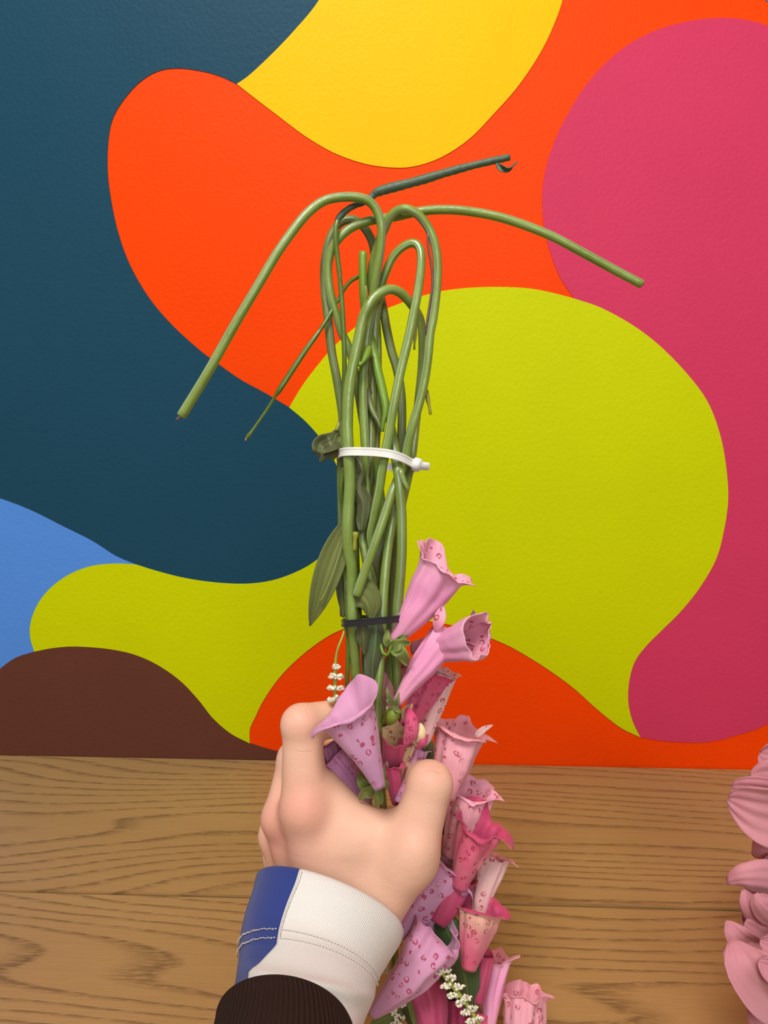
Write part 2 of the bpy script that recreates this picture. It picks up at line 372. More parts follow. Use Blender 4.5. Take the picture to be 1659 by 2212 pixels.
field('teal', [A_teal_orange, A_teal_lime, A_teal_blue, [(-300, 1010), (-900, 1000)], [(-900, 1000), (-900, -600)], [(-900, -600), (760, -600)], [(760, -600), (760, -120)], A_teal_yellow], .0006, 'dark teal painted area')
field('yellow', [A_yel, [(1220, -150), (1180, -600)], [(1180, -600), (760, -600)], [(760, -600), (760, -120)], A_teal_yellow], .0008, 'yellow painted area')
field('magenta', [A_mag_or, A_mag_lime, A_mag_bot, [(1800, 1420), (2100, 1300)], [(2100, 1300), (2100, 300)], [(2100, 300), (1800, 170)]], .0007, 'magenta painted area')
field('lime', [A_lime_top, A_teal_lime, A_lime_blue, A_lime_brown, A_lime_or, A_mag_lime[::-1]], .0010, 'lime painted area')
field('brown', [A_brown_blue[::-1], A_lime_brown, [(540, 1605), (575, 1616), (610, 1624), (660, 1634), (720, 1648)], [(720, 1648), (700, 1700)], [(700, 1700), (-160, 1700)]], .0007, 'dark brown painted area')
field('blue', [A_teal_blue[::-1], A_lime_blue, A_brown_blue, [(-160, 1690), (-900, 1700)], [(-900, 1700), (-900, 1000)], [(-900, 1000), (-300, 1010)]], .0005, 'sky blue painted area')
field('blue', [[(1645, -30), (1650, -5), (1659, 4), (1680, 10), (1720, 0)], [(1720, 0), (1760, -200)], [(1760, -200), (1645, -200)], [(1645, -200), (1645, -30)]], .0006, 'small sky blue corner')

# ------------------------------------------------------------------ setting: oak plank counter
ctr = empty('counter_top', (0, -.4, 0), 'brushed oak plank counter top running along the foot of the painted wall', 'counter')
def plank(x0, x1, y0, y1, ofs):
    import bmesh
    bm = bmesh.new(); bmesh.ops.create_cube(bm, size=1.0)
    w, d, t = x1-x0, y1-y0, .022
    for v in bm.verts: v.co = Vector((v.co.x*w, v.co.y*d, v.co.z*t))
    bmesh.ops.bevel(bm, geom=list(bm.edges), offset=.0007, segments=2, affect='EDGES')
    me = bpy.data.meshes.new('plank')
    c = Vector(((x0+x1)/2, (y0+y1)/2, -t/2))
    for v in bm.verts: v.co += Vector((ofs*3.7, ofs*1.9, ofs*.5))
    bm.to_mesh(me); bm.free(); me.materials.append(WOOD)
    o = bpy.data.objects.new('plank', me); COL.objects.link(o); o.parent = ctr
    o.location = c-Vector((ofs*3.7, ofs*1.9, ofs*.5))-ctr.location
    return o
y = -.0012
for i in range(4):
    yy = y-(.2054 if i == 0 else .2066)
    for j, (a, b) in enumerate([(-1.15, .02), (.0212, 1.15)] if i in (2,) else [(-1.15, 1.15)]):
        plank(a, b, yy, y, [1.0, 2.3, 3.1, 4.2][i]+j*.7)
    y = yy-.0020
mesh('backing_board', [(-1.15, y, -.034), (1.15, y, -.034), (1.15, 0, -.034), (-1.15, 0, -.034), (-1.15, y, -.0225), (1.15, y, -.0225), (1.15, 0, -.0225), (-1.15, 0, -.0225)],
     [(3, 2, 1, 0), (4, 5, 6, 7), (0, 1, 5, 4), (1, 2, 6, 5), (2, 3, 7, 6), (3, 0, 4, 7)], simple('dark_backing', srgb(30, 24, 20), .8), ctr, smooth=False)

# ------------------------------------------------------------------ the person: left hand, sleeve
def camw(P):                                    # camera-space metres (x right, y down, z ahead) to world
    P = np.asarray(P); return CAM + P[..., 0:1]*RT - P[..., 1:2]*UP + P[..., 2:3]*FW
def cs(px, py, z): return np.array([(px-CX)/F*z, (py-CY)/F*z, z])
def surface_nets(S, o, h):
    nx, ny, nz_ = S.shape; ins = S < 0
    acc = np.zeros((nx-1, ny-1, nz_-1, 3), np.float32); cnt = np.zeros((nx-1, ny-1, nz_-1), np.float32)
    G = [(0, 0, 0), (1, 0, 0), (0, 1, 0), (1, 1, 0), (0, 0, 1), (1, 0, 1), (0, 1, 1), (1, 1, 1)]
    sl = lambda g: S[g[0]:nx-1+g[0], g[1]:ny-1+g[1], g[2]:nz_-1+g[2]]
    for a in G:
        for ax in range(3):
            if a[ax] == 0:
                b = list(a); b[ax] = 1
                va, vb = sl(a), sl(b); m = (va < 0) != (vb < 0)
                t = np.where(m, va/np.where(m, va-vb, 1), 0)
                for k in range(3):
                    acc[..., k] += np.where(m, a[k] + (t if k == ax else 0), 0)
                cnt += m
    act = cnt > 0; idx = -np.ones(act.shape, int); idx[act] = np.arange(act.sum())
    I = np.argwhere(act); V = (I + acc[act]/cnt[act][:, None])*h + o
    Fs = []
    for ax in range(3):
        b1, b2 = [(1, 2), (2, 0), (0, 1)][ax]
        s0 = [slice(1, -1)]*3; s0[ax] = slice(0, -1); s1 = [slice(1, -1)]*3; s1[ax] = slice(1, None)
        A = ins[tuple(s0)]; B = ins[tuple(s1)]; E = np.argwhere(A != B)
        off = np.array([1, 1, 1]); off[ax] = 0; E = E+off
        d1 = np.zeros(3, int); d1[b1] = 1; d2 = np.zeros(3, int); d2[b2] = 1
        q = [idx[tuple((E-d1*i-d2*j).T)] for i, j in ((0, 0), (1, 0), (1, 1), (0, 1))]
        q = np.stack(q, 1); fl = A[tuple((E-off).T)]
        q[~fl] = q[~fl][:, ::-1]; Fs.append(q)
    return V, np.vstack(Fs)
def cone_sdf(X, a, b, ra, rb):
    pa = X-a; ba = b-a; L2 = np.dot(ba, ba)
    t = np.clip((pa@ba)/L2, 0, 1)
    return np.linalg.norm(pa-t[..., None]*ba, axis=-1)-(ra+(rb-ra)*t)
def smin(a, b, k):
    h = np.clip(.5+.5*(b-a)/k, 0, 1); return b*(1-h)+a*h-k*h*(1-h)
PALM = [((700, 1955, .3715), (660, 1750, .3680), .0152, .0122), ((740, 1960, .371), (735, 1830, .3690), .0150, .0130),
        ((770, 1965, .371), (800, 1845, .3690), .0150, .0122),
        ((675, 1950, .380), (611, 1768, .382), .0140, .0105), ((655, 1945, .390), (601, 1805, .397), .0130, .0105),
        ((650, 1945, .400), (607, 1850, .412), .0125, .0100),
        ((800, 1965, .369), (885, 1850, .363), .0160, .0135), ((705, 1790, .3725), (868, 1800, .3690), .0108, .0112),
        ((735, 1975, .3705), (690, 2060, .364), .0180, .0190), ((780, 1985, .3685), (735, 2070, .362), .0165, .0170),
        ((675, 1945, .378), (625, 2060, .368), .0160, .0170), ((690, 2060, .364), (620, 2330, .300), .0190, .0200),
        ((698, 1708, .374), (775, 1800, .3715), .0105, .0125)]
FINGERS = {
 'index': [((660, 1750, .3680), (652, 1572, .370), .0126, .0100), ((652, 1564, .370), (730, 1551, .386), .0104, .0098), ((730, 1551, .386), (800, 1588, .409), .0098, .0070)],
 'middle': [((611, 1768, .382), (640, 1640, .392), .0108, .0098), ((640, 1640, .392), (725, 1628, .424), .0096, .0088), ((725, 1628, .424), (795, 1660, .432), .0088, .0072)],
 'ring': [((601, 1805, .397), (632, 1700, .410), .0106, .0094), ((632, 1700, .410), (715, 1690, .437), .0092, .0084), ((715, 1690, .437), (785, 1715, .443), .0084, .0070)],
 'pinky': [((607, 1850, .412), (640, 1770, .424), .0096, .0084), ((640, 1770, .424), (705, 1760, .446), .0082, .0074), ((705, 1760, .446), (760, 1778, .450), .0074, .0062)],
 'thumb': [((885, 1850, .363), (929, 1693, .366), .0136, .0113), ((929, 1693, .366), (906, 1676, .386), .0113, .0098), ((906, 1676, .386), (882, 1696, .404), .0098, .0078)]}
KN = [((655, 1748, .3605), .0050), ((606, 1768, .3765), .0058), ((646, 1560, .3665), .0042), ((898, 1835, .3545), .0050), ((634, 1640, .386), .005)]
h = .0010
lo = np.array([-.080, .078, .235]); hi = np.array([.050, .262, .470])
n = ((hi-lo)/h).astype(int)
gx, gy, gz = [lo[i]+np.arange(n[i])*h for i in range(3)]
X = np.stack(np.meshgrid(gx, gy, gz, indexing='ij'), -1).astype(np.float32)
S = None
for a, b, ra, rb in PALM:
    d = cone_sdf(X, cs(*a).astype(np.float32), cs(*b).astype(np.float32), ra, rb); S = d if S is None else smin(S, d, .0075)
for nm, ch in FINGERS.items():
    fd = None
    for a, b, ra, rb in ch:
        d = cone_sdf(X, cs(*a).astype(np.float32), cs(*b).astype(np.float32), ra, rb); fd = d if fd is None else smin(fd, d, .003)
    S = smin(S, fd, .006 if nm != 'thumb' else .008) if nm in ('index', 'thumb') else smin(S, fd, .0035)
for c, r in KN:
    S = smin(S, np.linalg.norm(X-cs(*c).astype(np.float32), axis=-1)-r, .010)
HV, HF = surface_nets(S, lo, h); del X, S
adj_n = np.zeros(len(HV)); 
for it in range(6):                             # relax the surface
    acc = np.zeros_like(HV); cnt = np.zeros(len(HV))
    for k in range(4):
        np.add.at(acc, HF[:, k], HV[HF[:, (k+1) % 4]]); np.add.at(cnt, HF[:, k], 1)
        np.add.at(acc, HF[:, k], HV[HF[:, (k+3) % 4]]); np.add.at(cnt, HF[:, k], 1)
    HV = HV*.35 + .65*acc/cnt[:, None]
# reddish skin over the knuckles
red = np.zeros(len(HV))
for (px, py, z), s, a in [((655, 1740, .354), .0095, .65), ((600, 1775, .370), .011, .6), ((650, 1560, .36), .007, .35), ((640, 1860, .36), .012, .35), ((930, 1665, .356), .006, .45), ((600, 1840, .38), .01, .6), ((900, 1800, .35), .008, .25)]:
    red += a*np.exp(-np.sum((HV-cs(px, py, z))**2, 1)/(2*s*s))
m = NT('skin'); o_ = m.obj()
at_ = m.n('ShaderNodeAttribute', attribute_name='redness').outputs['Fac']
mott = m.noise(o_, 70, 3, .6); fine = m.n('ShaderNodeTexVoronoi', {'Vector': o_, 'Scale': 1500.0}, feature='F1').outputs['Distance']
base = m.mix(mott, srgb(222, 176, 152), srgb(232, 188, 164))
base = m.mix(m.math('MULTIPLY', at_, .62, clamp=True), base, srgb(218, 128, 116))
fold = m.noise(m.map(o_, (60, 60, 420)), 1.0, 3, .6, .4)
cr = None
wv = m.math('MULTIPLY', m.math('SUBTRACT', m.noise(o_, 160, 2, .5), .5), .0022)
for (pa, pb, rad, wd, off) in [((945, 1662, .355), (925, 1760, .352), .0085, .00030, 0), ((945, 1662, .355), (925, 1760, .352), .0075, .00022, -.0022), ((835, 1752, .360), (835, 1900, .352), .0070, .00022, 0),
        ((835, 1752, .360), (835, 1900, .352), .0060, .00018, .0013), ((660, 1622, .360), (652, 1720, .355), .0060, .00018, 0), ((672, 1528, .362), (760, 1530, .380), .0055, .0002, 0), ((835, 1752, .360), (835, 1900, .352), .0065, .00018, .0024)]:
    a_ = at(*pa); n_ = nz(at(*pb)-a_); orig = at(715, 1960, .37)
    rel = m.n('ShaderNodeVectorMath', {0: o_, 1: tuple(a_-orig)}, operation='SUBTRACT').outputs[0]
    dd = m.n('ShaderNodeVectorMath', {0: rel, 1: tuple(n_)}, operation='DOT_PRODUCT').outputs['Value']
    dd = m.math('ABSOLUTE', m.math('ADD', m.math('ADD', dd, off), wv))
    ln = m.n('ShaderNodeVectorMath', {0: rel}, operation='LENGTH').outputs['Value']
    v_ = m.math('MULTIPLY', m.n('ShaderNodeMapRange', {0: dd, 1: wd*.3, 2: wd*2.2, 3: 1.0, 4: 0.0}, interpolation_type='SMOOTHSTEP').outputs[0], m.n('ShaderNodeMapRange', {0: ln, 1: rad*.5, 2: rad, 3: 1.0, 4: 0.0}).outputs[0])
    cr = v_ if cr is None else m.math('MAXIMUM', cr, v_)
base = m.mix(m.math('MULTIPLY', cr, .28), base, srgb(176, 108, 84))
m.set(Base_Color=base, Roughness=.5, Normal=m.bump(m.math('ADD', m.math('MULTIPLY', cr, -3.0), m.math('MULTIPLY', fine, .5)) if False else m.math('ADD', m.math('ADD', m.math('MULTIPLY', cr, -2.5), m.math('MULTIPLY', fine, .5)), m.math('ADD', m.math('MULTIPLY', mott, 1.2), m.math('MULTIPLY', fold, .8))), .25, .0005))
m.b.inputs['Subsurface Weight'].default_value = .22; m.b.inputs['Subsurface Radius'].default_value = (.006, .0025, .0015)
m.b.inputs['Specular IOR Level'].default_value = .3
SKIN = m.m
person = empty('person', tuple(at(715, 1960, .37)), 'left hand gripping the bouquet, blue and white shirt cuff under a brown jacket cuff', 'person')
hand = mesh('body', camw(HV), HF, SKIN, person)
at2 = hand.data.attributes.new('redness', 'FLOAT', 'POINT'); at2.data.foreach_set('value', red.astype(np.float32))

def fabric(name, col, sc, rib=None, rough=.85):
    m = NT(name); o = m.obj(); uv = m.n('ShaderNodeUVMap').outputs[0]; u = m.n('ShaderNodeSeparateXYZ', {0: uv}).outputs[0]; v = m.n('ShaderNodeSeparateXYZ', {0: uv}).outputs[1]
    rb = m.math('SINE', m.math('MULTIPLY', u, sc))
    nn = m.noise(o, 1400, 2, .6); big = m.noise(o, 55, 2, .5)
    if rib: hh = m.math('ADD', m.math('MULTIPLY', rb, 1.0), m.math('MULTIPLY', nn, .6)); dark = m.math('MULTIPLY', m.math('SUBTRACT', .5, m.math('MULTIPLY', rb, .5)), .3)
    else: hh = m.math('ADD', m.math('MULTIPLY', rb, .25), m.math('MULTIPLY', nn, .5)); dark = m.math('MULTIPLY', m.math('SUBTRACT', .5, m.math('MULTIPLY', rb, .5)), .05)
    hh = m.math('ADD', hh, m.math('MULTIPLY', big, .8))
    c = m.mix(dark, col, tuple([x*.35 for x in col[:3]]+[1]))
    m.set(Base_Color=c, Roughness=rough, Normal=m.bump(hh, .5, .0006 if not rib else .0010))
    m.b.inputs['Sheen Weight'].default_value = 0.0 if rib else .15
    m.b.inputs['Specular IOR Level'].default_value = .15
    return m.m
BLUE = fabric('blue_knit_cotton', srgb(44, 62, 132), 900.0)
WHT = fabric('white_knit_cotton', srgb(220, 219, 214), 900.0)
BROWN = fabric('brown_rib_knit', srgb(46, 31, 25), 620.0, rib=True, rough=.95)
THREAD = simple('pale_thread', srgb(206, 200, 196), .7)
RINGS = [  # left px, right px, depth, front bulge px, half depth mm
 ((562, 1896), (862, 2016), .365, 50, 22.5), ((554, 1890), (869, 2020), .3625, 56, 25), ((545, 1925), (862, 2044), .357, 57, 26), ((529, 1975), (836, 2084), .350, 58, 26), ((518, 2030), (815, 2122), .341, 60, 25),
 ((513, 2090), (806, 2160), .328, 62, 25), ((500, 2160), (785, 2215), .315, 72, 25), ((470, 2250), (770, 2300), .297, 85, 25), ((420, 2400), (740, 2430), .27, 95, 26)]
def ringrow(R):
    (lx, ly), (rx, ry), z, bul, b = R; return np.array([lx, ly, rx, ry, z, bul, b], float)
def sleeve_pt(row, ph):
    lx, ly, rx, ry, z, bul, b = row
    C = cs((lx+rx)/2, (ly+ry)/2, z); A = cs(rx, ry, z)-C; n_ = np.array([ry-ly, -(rx-lx)], float); n_ /= np.linalg.norm(n_)
    if n_[1] > 0: n_ = -n_
    B = cs((lx+rx)/2+n_[0]*bul, (ly+ry)/2+n_[1]*bul, z-b*.001)-C
    return C + A*np.cos(ph) + B*np.sin(ph)
def sleeve(name, rows, pa, pb, mat, nph, nt, wr=0.0, seed=1, label=None, thick=.0012):
    """cloth tube between angles pa(t)..pb(t), rows swept by a smooth curve"""
    R = catmull(np.array([ringrow(r) for r in rows]), nt); V = []
    rs = np.random.RandomState(seed); ph0 = rs.rand(6)*6.28; kk = rs.uniform(1.5, 6, 6); kt = rs.uniform(2, 11, 6)
    for i in range(nt):
        t = i/(nt-1); a, b = pa(t), pb(t)
        cen = .5*(sleeve_pt(R[i], 0)+sleeve_pt(R[i], math.pi))
        for j in range(nph):
            ph = math.radians(a+(b-a)*j/(nph-1)); p = sleeve_pt(R[i], ph)
            w = sum(math.sin(kk[q]*ph+kt[q]*t*3+ph0[q]) for q in range(6))/6*wr*min(1, t*4)
            extra = 0
            if wr: extra = .09*math.exp(-((t-(.40+.16*math.sin(ph)))/.035)**2)*max(0, math.sin(ph)) - .08*math.exp(-((t-(.48+.14*math.sin(ph)))/.05)**2)*max(0, math.sin(ph))
            V.append(cen+(p-cen)*(1+w+extra))
    o = mesh(name, camw(np.array(V)), grid_faces(nph, nt), mat, person, uv=grid_uv(nph, nt), label=label)
    s = o.modifiers.new('s', 'SOLIDIFY'); s.thickness = thick; s.offset = -1
    return o
SP = lambda t: 119.5+0*t+ (0 if t < .38 else 22*min(1, (t-.38)/.14)) - (0 if t < .56 else 10*min(1, (t-.56)/.2))
sleeve('white_cuff', RINGS, lambda t: -100, SP, WHT, 90, 70, .012, 3, 'white half of the shirt cuff')
sleeve('blue_cuff', RINGS, SP, lambda t: 260, BLUE, 60, 70, .012, 3, 'blue half of the shirt cuff')
Jr = [((476, 2196), (752, 2256), .291, 106, 25), ((467, 2190), (757, 2250), .286, 113, 28), ((462, 2215), (768, 2285), .280, 116, 29), ((440, 2300), (790, 2370), .262, 125, 30), ((380, 2480), (820, 2540), .232, 140, 31)]
sleeve('jacket_cuff', Jr, lambda t: -90, lambda t: 270, BROWN, 200, 30, 0, 5, 'dark brown ribbed jacket cuff', .002)
def cuffline(name, t0, t1, pa, pb, nst, mat, r=.00022, parent=person, lift=.0003, wob=.0):
    R = catmull(np.array([ringrow(r_) for r_ in RINGS]), 200)
    V = []; Fs = []; base = 0
    rs = random.Random(5)
    for q in range(nst):
        u0, u1 = q/nst, (q+.72)/nst; P = []
        for u in (u0, (u0+u1)/2, u1):
            t = t0+(t1-t0)*u + rs.uniform(-1, 1)*wob; ph = math.radians(pa+(pb-pa)*u)
            row = R[min(199, max(0, int(t*199)))]; cen = .5*(sleeve_pt(row, 0)+sleeve_pt(row, math.pi)); p = sleeve_pt(row, ph)
            P.append(p+(p-cen)/np.linalg.norm(p-cen)*(lift+.0004*(u == (u0+u1)/2)))
        P = np.array(P)
        for i, p in enumerate(P):
            T = nz(P[min(i+1, 2)]-P[max(i-1, 0)]); a = nz(np.cross(T, [0, 0, 1.])); b = np.cross(T, a)
            for k in range(5): V.append(p+r*(math.cos(k*1.2566)*a+math.sin(k*1.2566)*b))
        for i in range(2):
            for k in range(5): Fs.append((base+i*5+k, base+i*5+(k+1) % 5, base+i*5+5+(k+1) % 5, base+i*5+5+k))
        Fs.append(tuple(base+k for k in range(4, -1, -1))); Fs.append(tuple(base+10+k for k in range(5)))
        base += 15
    o = mesh(name, camw(np.array(V)), Fs, mat, parent)
    return o
for t0 in (.315, .355):
    cuffline('stitching', t0, t0+.004, 121, 188, 26, THREAD, .00024, wob=.002, lift=.0006)
    cuffline('stitching', t0, t0, 117, 10, 40, WHT, .0002, lift=.0005)
cuffline('stitching', .05, .36, 116.5, 117.0, 22, WHT, .00022, lift=.0006)

# ------------------------------------------------------------------ petals, leaves, blossoms
def sheet(name, pts, width, mat, parent, cup=.15, prof=(1.0, 1.0), nu=15, nv=26, nrm=None, ruffle=0.0, seed=0, thick=.0004, vein=0.0, twist=0.0, tipcurl=0.0, label=None, jag=0.0):
    """leaf or petal: centre line pts (px, py, z), half width in px, cupped about its long axis"""
    C = catmull(np.array([list(at(*p)) for p in pts]), nv); zm = np.mean([p[2] for p in pts]); w0 = width*zm/F
    N0 = -FW if nrm is None else nz(camw(np.array(nrm, float))-CAM)
    T = np.gradient(C, axis=0); V = []; rs = np.random.RandomState(seed); ph = rs.rand(4)*6.28
    for i in range(nv):
        t = i/(nv-1); tt = nz(T[i]); N = nz(N0-tt*np.dot(N0, tt)); Bv = np.cross(tt, N)
        a = math.radians(twist)*t; N, Bv = N*math.cos(a)+Bv*math.sin(a), Bv*math.cos(a)-N*math.sin(a)
        w = w0*max(.02, math.sin(math.pi*(t**prof[0])))**prof[1]
        for j in range(nu):
            s = 2*j/(nu-1)-1
            d = cup*s*s*w + ruffle*w0*math.sin(9*t+ph[0]+2.2*s)*abs(s)**1.5 + vein*w*math.sin(s*13+ph[1]+1.5*math.sin(4*t+ph[3]))*(.4+.6*t) - tipcurl*w0*max(0, t-.65)**2*6
            V.append(C[i]+Bv*s*w*(1+jag*math.sin(40*t+ph[2]))+N*(d))
    o = mesh(name, V, grid_faces(nu, nv), mat, parent, uv=grid_uv(nu, nv), label=label)
    s_ = o.modifiers.new('s', 'SOLIDIFY'); s_.thickness = thick; s_.offset = 0
    return o
def gsum(ph, items, k):
    v = 0
    for it in items:
        d = (ph-it[0]+180) % 360-180; v += it[k]*math.exp(-(d/it[2])**2)
    return v
def blossom(parent, mats, A, B, r0, r1, lobes=(), base_ext=.18, base_curl=35, tilt=0.0, swell=.15, flat=1.0, seed=0, crease=.075, power=1.15, op=6.0, crumple=1.0, name='blossom', label=None, sep=False, nphi=72):
    """trumpet from A (px,py,z) to its mouth at B; lobes: (angle from camera side, extra length, spread, curl) on the rim"""
    a3 = at(*A); vd = nz(at(*B)-CAM)
    if op is not None:                           # how far the mouth turns towards the viewer side
        zz = A[2]
        for _ in range(12):
            d = nz(at(B[0], B[1], zz)-a3); e = -np.dot(d, vd)-math.sin(math.radians(op))
            zz += e*np.linalg.norm(at(B[0], B[1], zz)-a3)*.9
        B = (B[0], B[1], zz)
    b3 = at(*B); ax = b3-a3; L = np.linalg.norm(ax); ax = ax/L
    f = nz(-vd-ax*np.dot(-vd, ax)); s = np.cross(ax, f)      # angle 0 faces the camera; 90 is the image right of an upright axis
    R0, R1 = r0*A[2]/F, r1*B[2]/F; nb, nr = 22, 14; V = []
    rs = np.random.RandomState(seed); p = rs.rand(8)*6.28; kf = [2, 3, 5, 7, 9]; am = rs.uniform(.4, 1, 5)
    rows = nb+nr
    phs = np.arange(nphi)/nphi*360.0
    cols = []
    for ph in phs:
        pr = math.radians(ph); rad = f*math.cos(pr)*flat+s*math.sin(pr); col = []
        mx = 1-tilt*math.cos(pr)
        for i in range(nb):
            t = i/(nb-1); w = R0+(R1-R0)*t**power+swell*R1*math.sin(math.pi*t)*.5
            cr = sum(am[q]*math.sin(kf[q]*pr+p[q]+1.6*t*(q % 3-1)) for q in range(5))/3*crease*3*(t**.7)
            wr = w*(1+cr); tt = t*(1+(mx-1)*t*t)
            bend = math.sin(math.pi*t)*.03*L*math.sin(p[7])
            col.append(a3+ax*L*tt+rad*wr+s*bend)
        d0 = nz(col[-1]-col[-2]); P = col[-1]
        ex = R1*(base_ext+gsum(ph, lobes, 1))*(1+.12*math.sin(4*pr+p[5])+.03*math.sin(13*pr+p[6]))
        cu = math.radians(base_curl+gsum(ph, lobes, 3))
        radn = nz(rad)
        th0 = math.atan2(np.dot(d0, radn), np.dot(d0, ax))
        for i in range(1, nr+1):
            q = i/nr; th = th0+cu*q
            P = P+(ax*math.cos(th)+radn*math.sin(th))*max(ex, R1*.05)/nr
            col.append(P + s*0)
        cols.append(col)
    V = np.array(cols).transpose(1, 0, 2).reshape(-1, 3)
    from mathutils import noise as mn
    for i in range(len(V)):
        row = i//nphi; k = min(1.0, row/nb); q_ = max(0, row-nb)/nr
        g = Vector(V[i]*75+seed*3.1); g2 = Vector(V[i]*190+seed*7.7)
        V[i] += np.array(mn.noise_vector(g))*R1*crumple*(.17*k+.16*q_) + np.array(mn.noise_vector(g2))*R1*crumple*(.035*k+.05*q_)
    uv = []
    tv = [.72*i/(nb-1) for i in range(nb)]+[.72+.28*i/nr for i in range(1, nr+1)]
    for i in range(rows-1):
        for j in range(nphi):
            for (a_, b_) in ((j, i), (j+1, i), (j+1, i+1), (j, i+1)): uv.append((a_/nphi, tv[b_]))
    Fc = grid_faces(nphi, rows, True)
    o = mesh(name, V, Fc, list(mats), parent, uv=uv, label=label)
    md = o.modifiers.new('s', 'SOLIDIFY'); md.thickness = .0004; md.offset = 0
    if len(mats) > 1: md.material_offset = 1
    # make normals point outward so that the second material is the throat
    c = o.data.polygons[nphi*8]; cen = np.array(c.center)+rootloc(parent); axp = a3+ax*np.dot(cen-a3, ax)
    if np.dot(np.array(c.normal), cen-axp) < 0: o.data.flip_normals()
    if sep:
        for k in range(5):
            an = k*72+seed*13; pr = math.radians(an); rad = f*math.cos(pr)+s*math.sin(pr)
            ln = R0*3.2+.006; wd = max(R0*1.1, .0026)
            C = [a3-ax*.002, a3+rad*R0*1.2+ax*ln*.25, a3+rad*(R0*1.5+.0015)+ax*ln*.7, a3+rad*(R0*1.5+.003+.001*(k % 3))+ax*ln]
            cc = catmull(np.array(C), 10); VV = []; tg = np.gradient(cc, axis=0)
            for i in range(10):
                t = i/9; w = wd*math.sin(math.pi*min(.98, .12+.88*t))**.8; sd = nz(np.cross(tg[i], rad))
                for j in range(5):
                    q = j/2-1; VV.append(cc[i]+sd*q*w-rad*q*q*w*.35)
            so = mesh('sepal', VV, grid_faces(5, 10), SEPAL, o, uv=grid_uv(5, 10)); so.modifiers.new('s', 'SOLIDIFY').thickness = .0005
    return o

# ------------------------------------------------------------------ the bouquet: stems tied in a bundle
def spray(name, px, py, label, cat='flower', group=None): return empty(name, tuple(bq(px, py)), label, cat, group)
lil = spray('foxglove_spray', 752, 985, 'foxglove with lilac speckled bells, its thick stem the lowest arch in front')
stem([(858, 1190, -4, 7), (868, 1100, -3, 8), (880, 1040, -1, 9), (890, 990, 1, 9), (900, 900, 0, 9), (909, 816, -2, 9), (912, 784, -2, 9.5), (913, 742, -1, 9.5), (909, 696, 1, 9.5), (898, 671, 4, 10), (881, 648, 8, 10), (863, 631, 11, 10.5), (843, 625, 13, 10.5), (825, 631, 14, 11), (808, 644, 15, 11), (795, 663, 15.5, 11.5), (784, 688, 15, 11.5), (776, 725, 15, 11.5), (768, 765, 15, 11.5), (760, 800, 15, 12), (754, 840, 15, 12.5), (751, 880, 15, 12.5), (750, 925, 15, 12.5), (752, 964, 15, 12.5), (754, 1000, 14.5, 12.5), (756, 1041, 14, 12.5), (754, 1080, 13, 12.5), (751, 1130, 13, 12.5), (751, 1165, 13, 12.5), (755, 1200, 12, 12), (760, 1230, 11, 11.5), (760, 1290, 10, 11), (762, 1345, 10, 11), (766, 1400, 5, 11.5), (768, 1440, 1, 11.5), (769, 1465, -1, 11.5), (775, 1560, -8, 11), (790, 1700, -12, 10), (815, 1850, -8, 9), (850, 2010, -2, 8), (850, 2190, 2, 7)], GREEN_S, lil, ush=.16)
stem([(787, 664, 15, 5.5), (790, 640, 17, 4.2), (790, 618, 18, 3.2)], GREEN, lil, 'nub', seg=10)
pk = spray('foxglove_spray', 787, 911, 'foxglove with pale pink bells, its stem arching left to a bare wire tip')
stem([(392, 898, 24, 10.8), (450, 803, 25, 10.6), (505, 705, 25, 10.4), (560, 612, 24, 10.2), (600, 545, 23, 10), (640, 489, 22, 10), (668, 457, 21, 10), (700, 434, 20, 9.8), (735, 426, 19.5, 9.8), (770, 426, 19, 9.8), (796, 434, 18.5, 9.8), (814, 455, 18, 9.6), (824, 490, 17, 9.6), (822, 535, 15, 9.6), (815, 580, 13, 9.6), (808, 625, 10, 9.6), (803, 675, 6, 9.6), (795, 715, 5, 9.6), (790, 753, 5, 9.6), (787, 784, 6, 10), (784, 827, 7, 10), (784, 869, 8, 10), (786, 911, 9, 10), (789, 964, 10, 9.6), (791, 1000, 10, 9), (793, 1026, 9, 4), (795, 1055, 8, 4), (799, 1180, 3, 9), (808, 1300, 4, 9), (815, 1500, 2, 9), (860, 1640, -7, 8), (905, 1780, -10, 7), (960, 1960, -8, 7), (1010, 2120, -10, 7), (1060, 2260, -10, 7)], GREEN, pk, ush=.60, noise=.03)
stem([(393, 897, 24, 3), (381, 906, 24, 3)], WIRE, pk, 'wire_tip', seg=8)
stem([(797, 752, 10, 8), (792, 768, 13, 8), (786, 779, 15, 5), (783, 783, 16, 3.6), (776, 789, 17, 4)], GREEN_L, pk, 'nub', seg=10)
mg = spray('foxglove_spray', 742, 760, 'foxglove with magenta and cream bells, its stem arching far right to a hollow end')
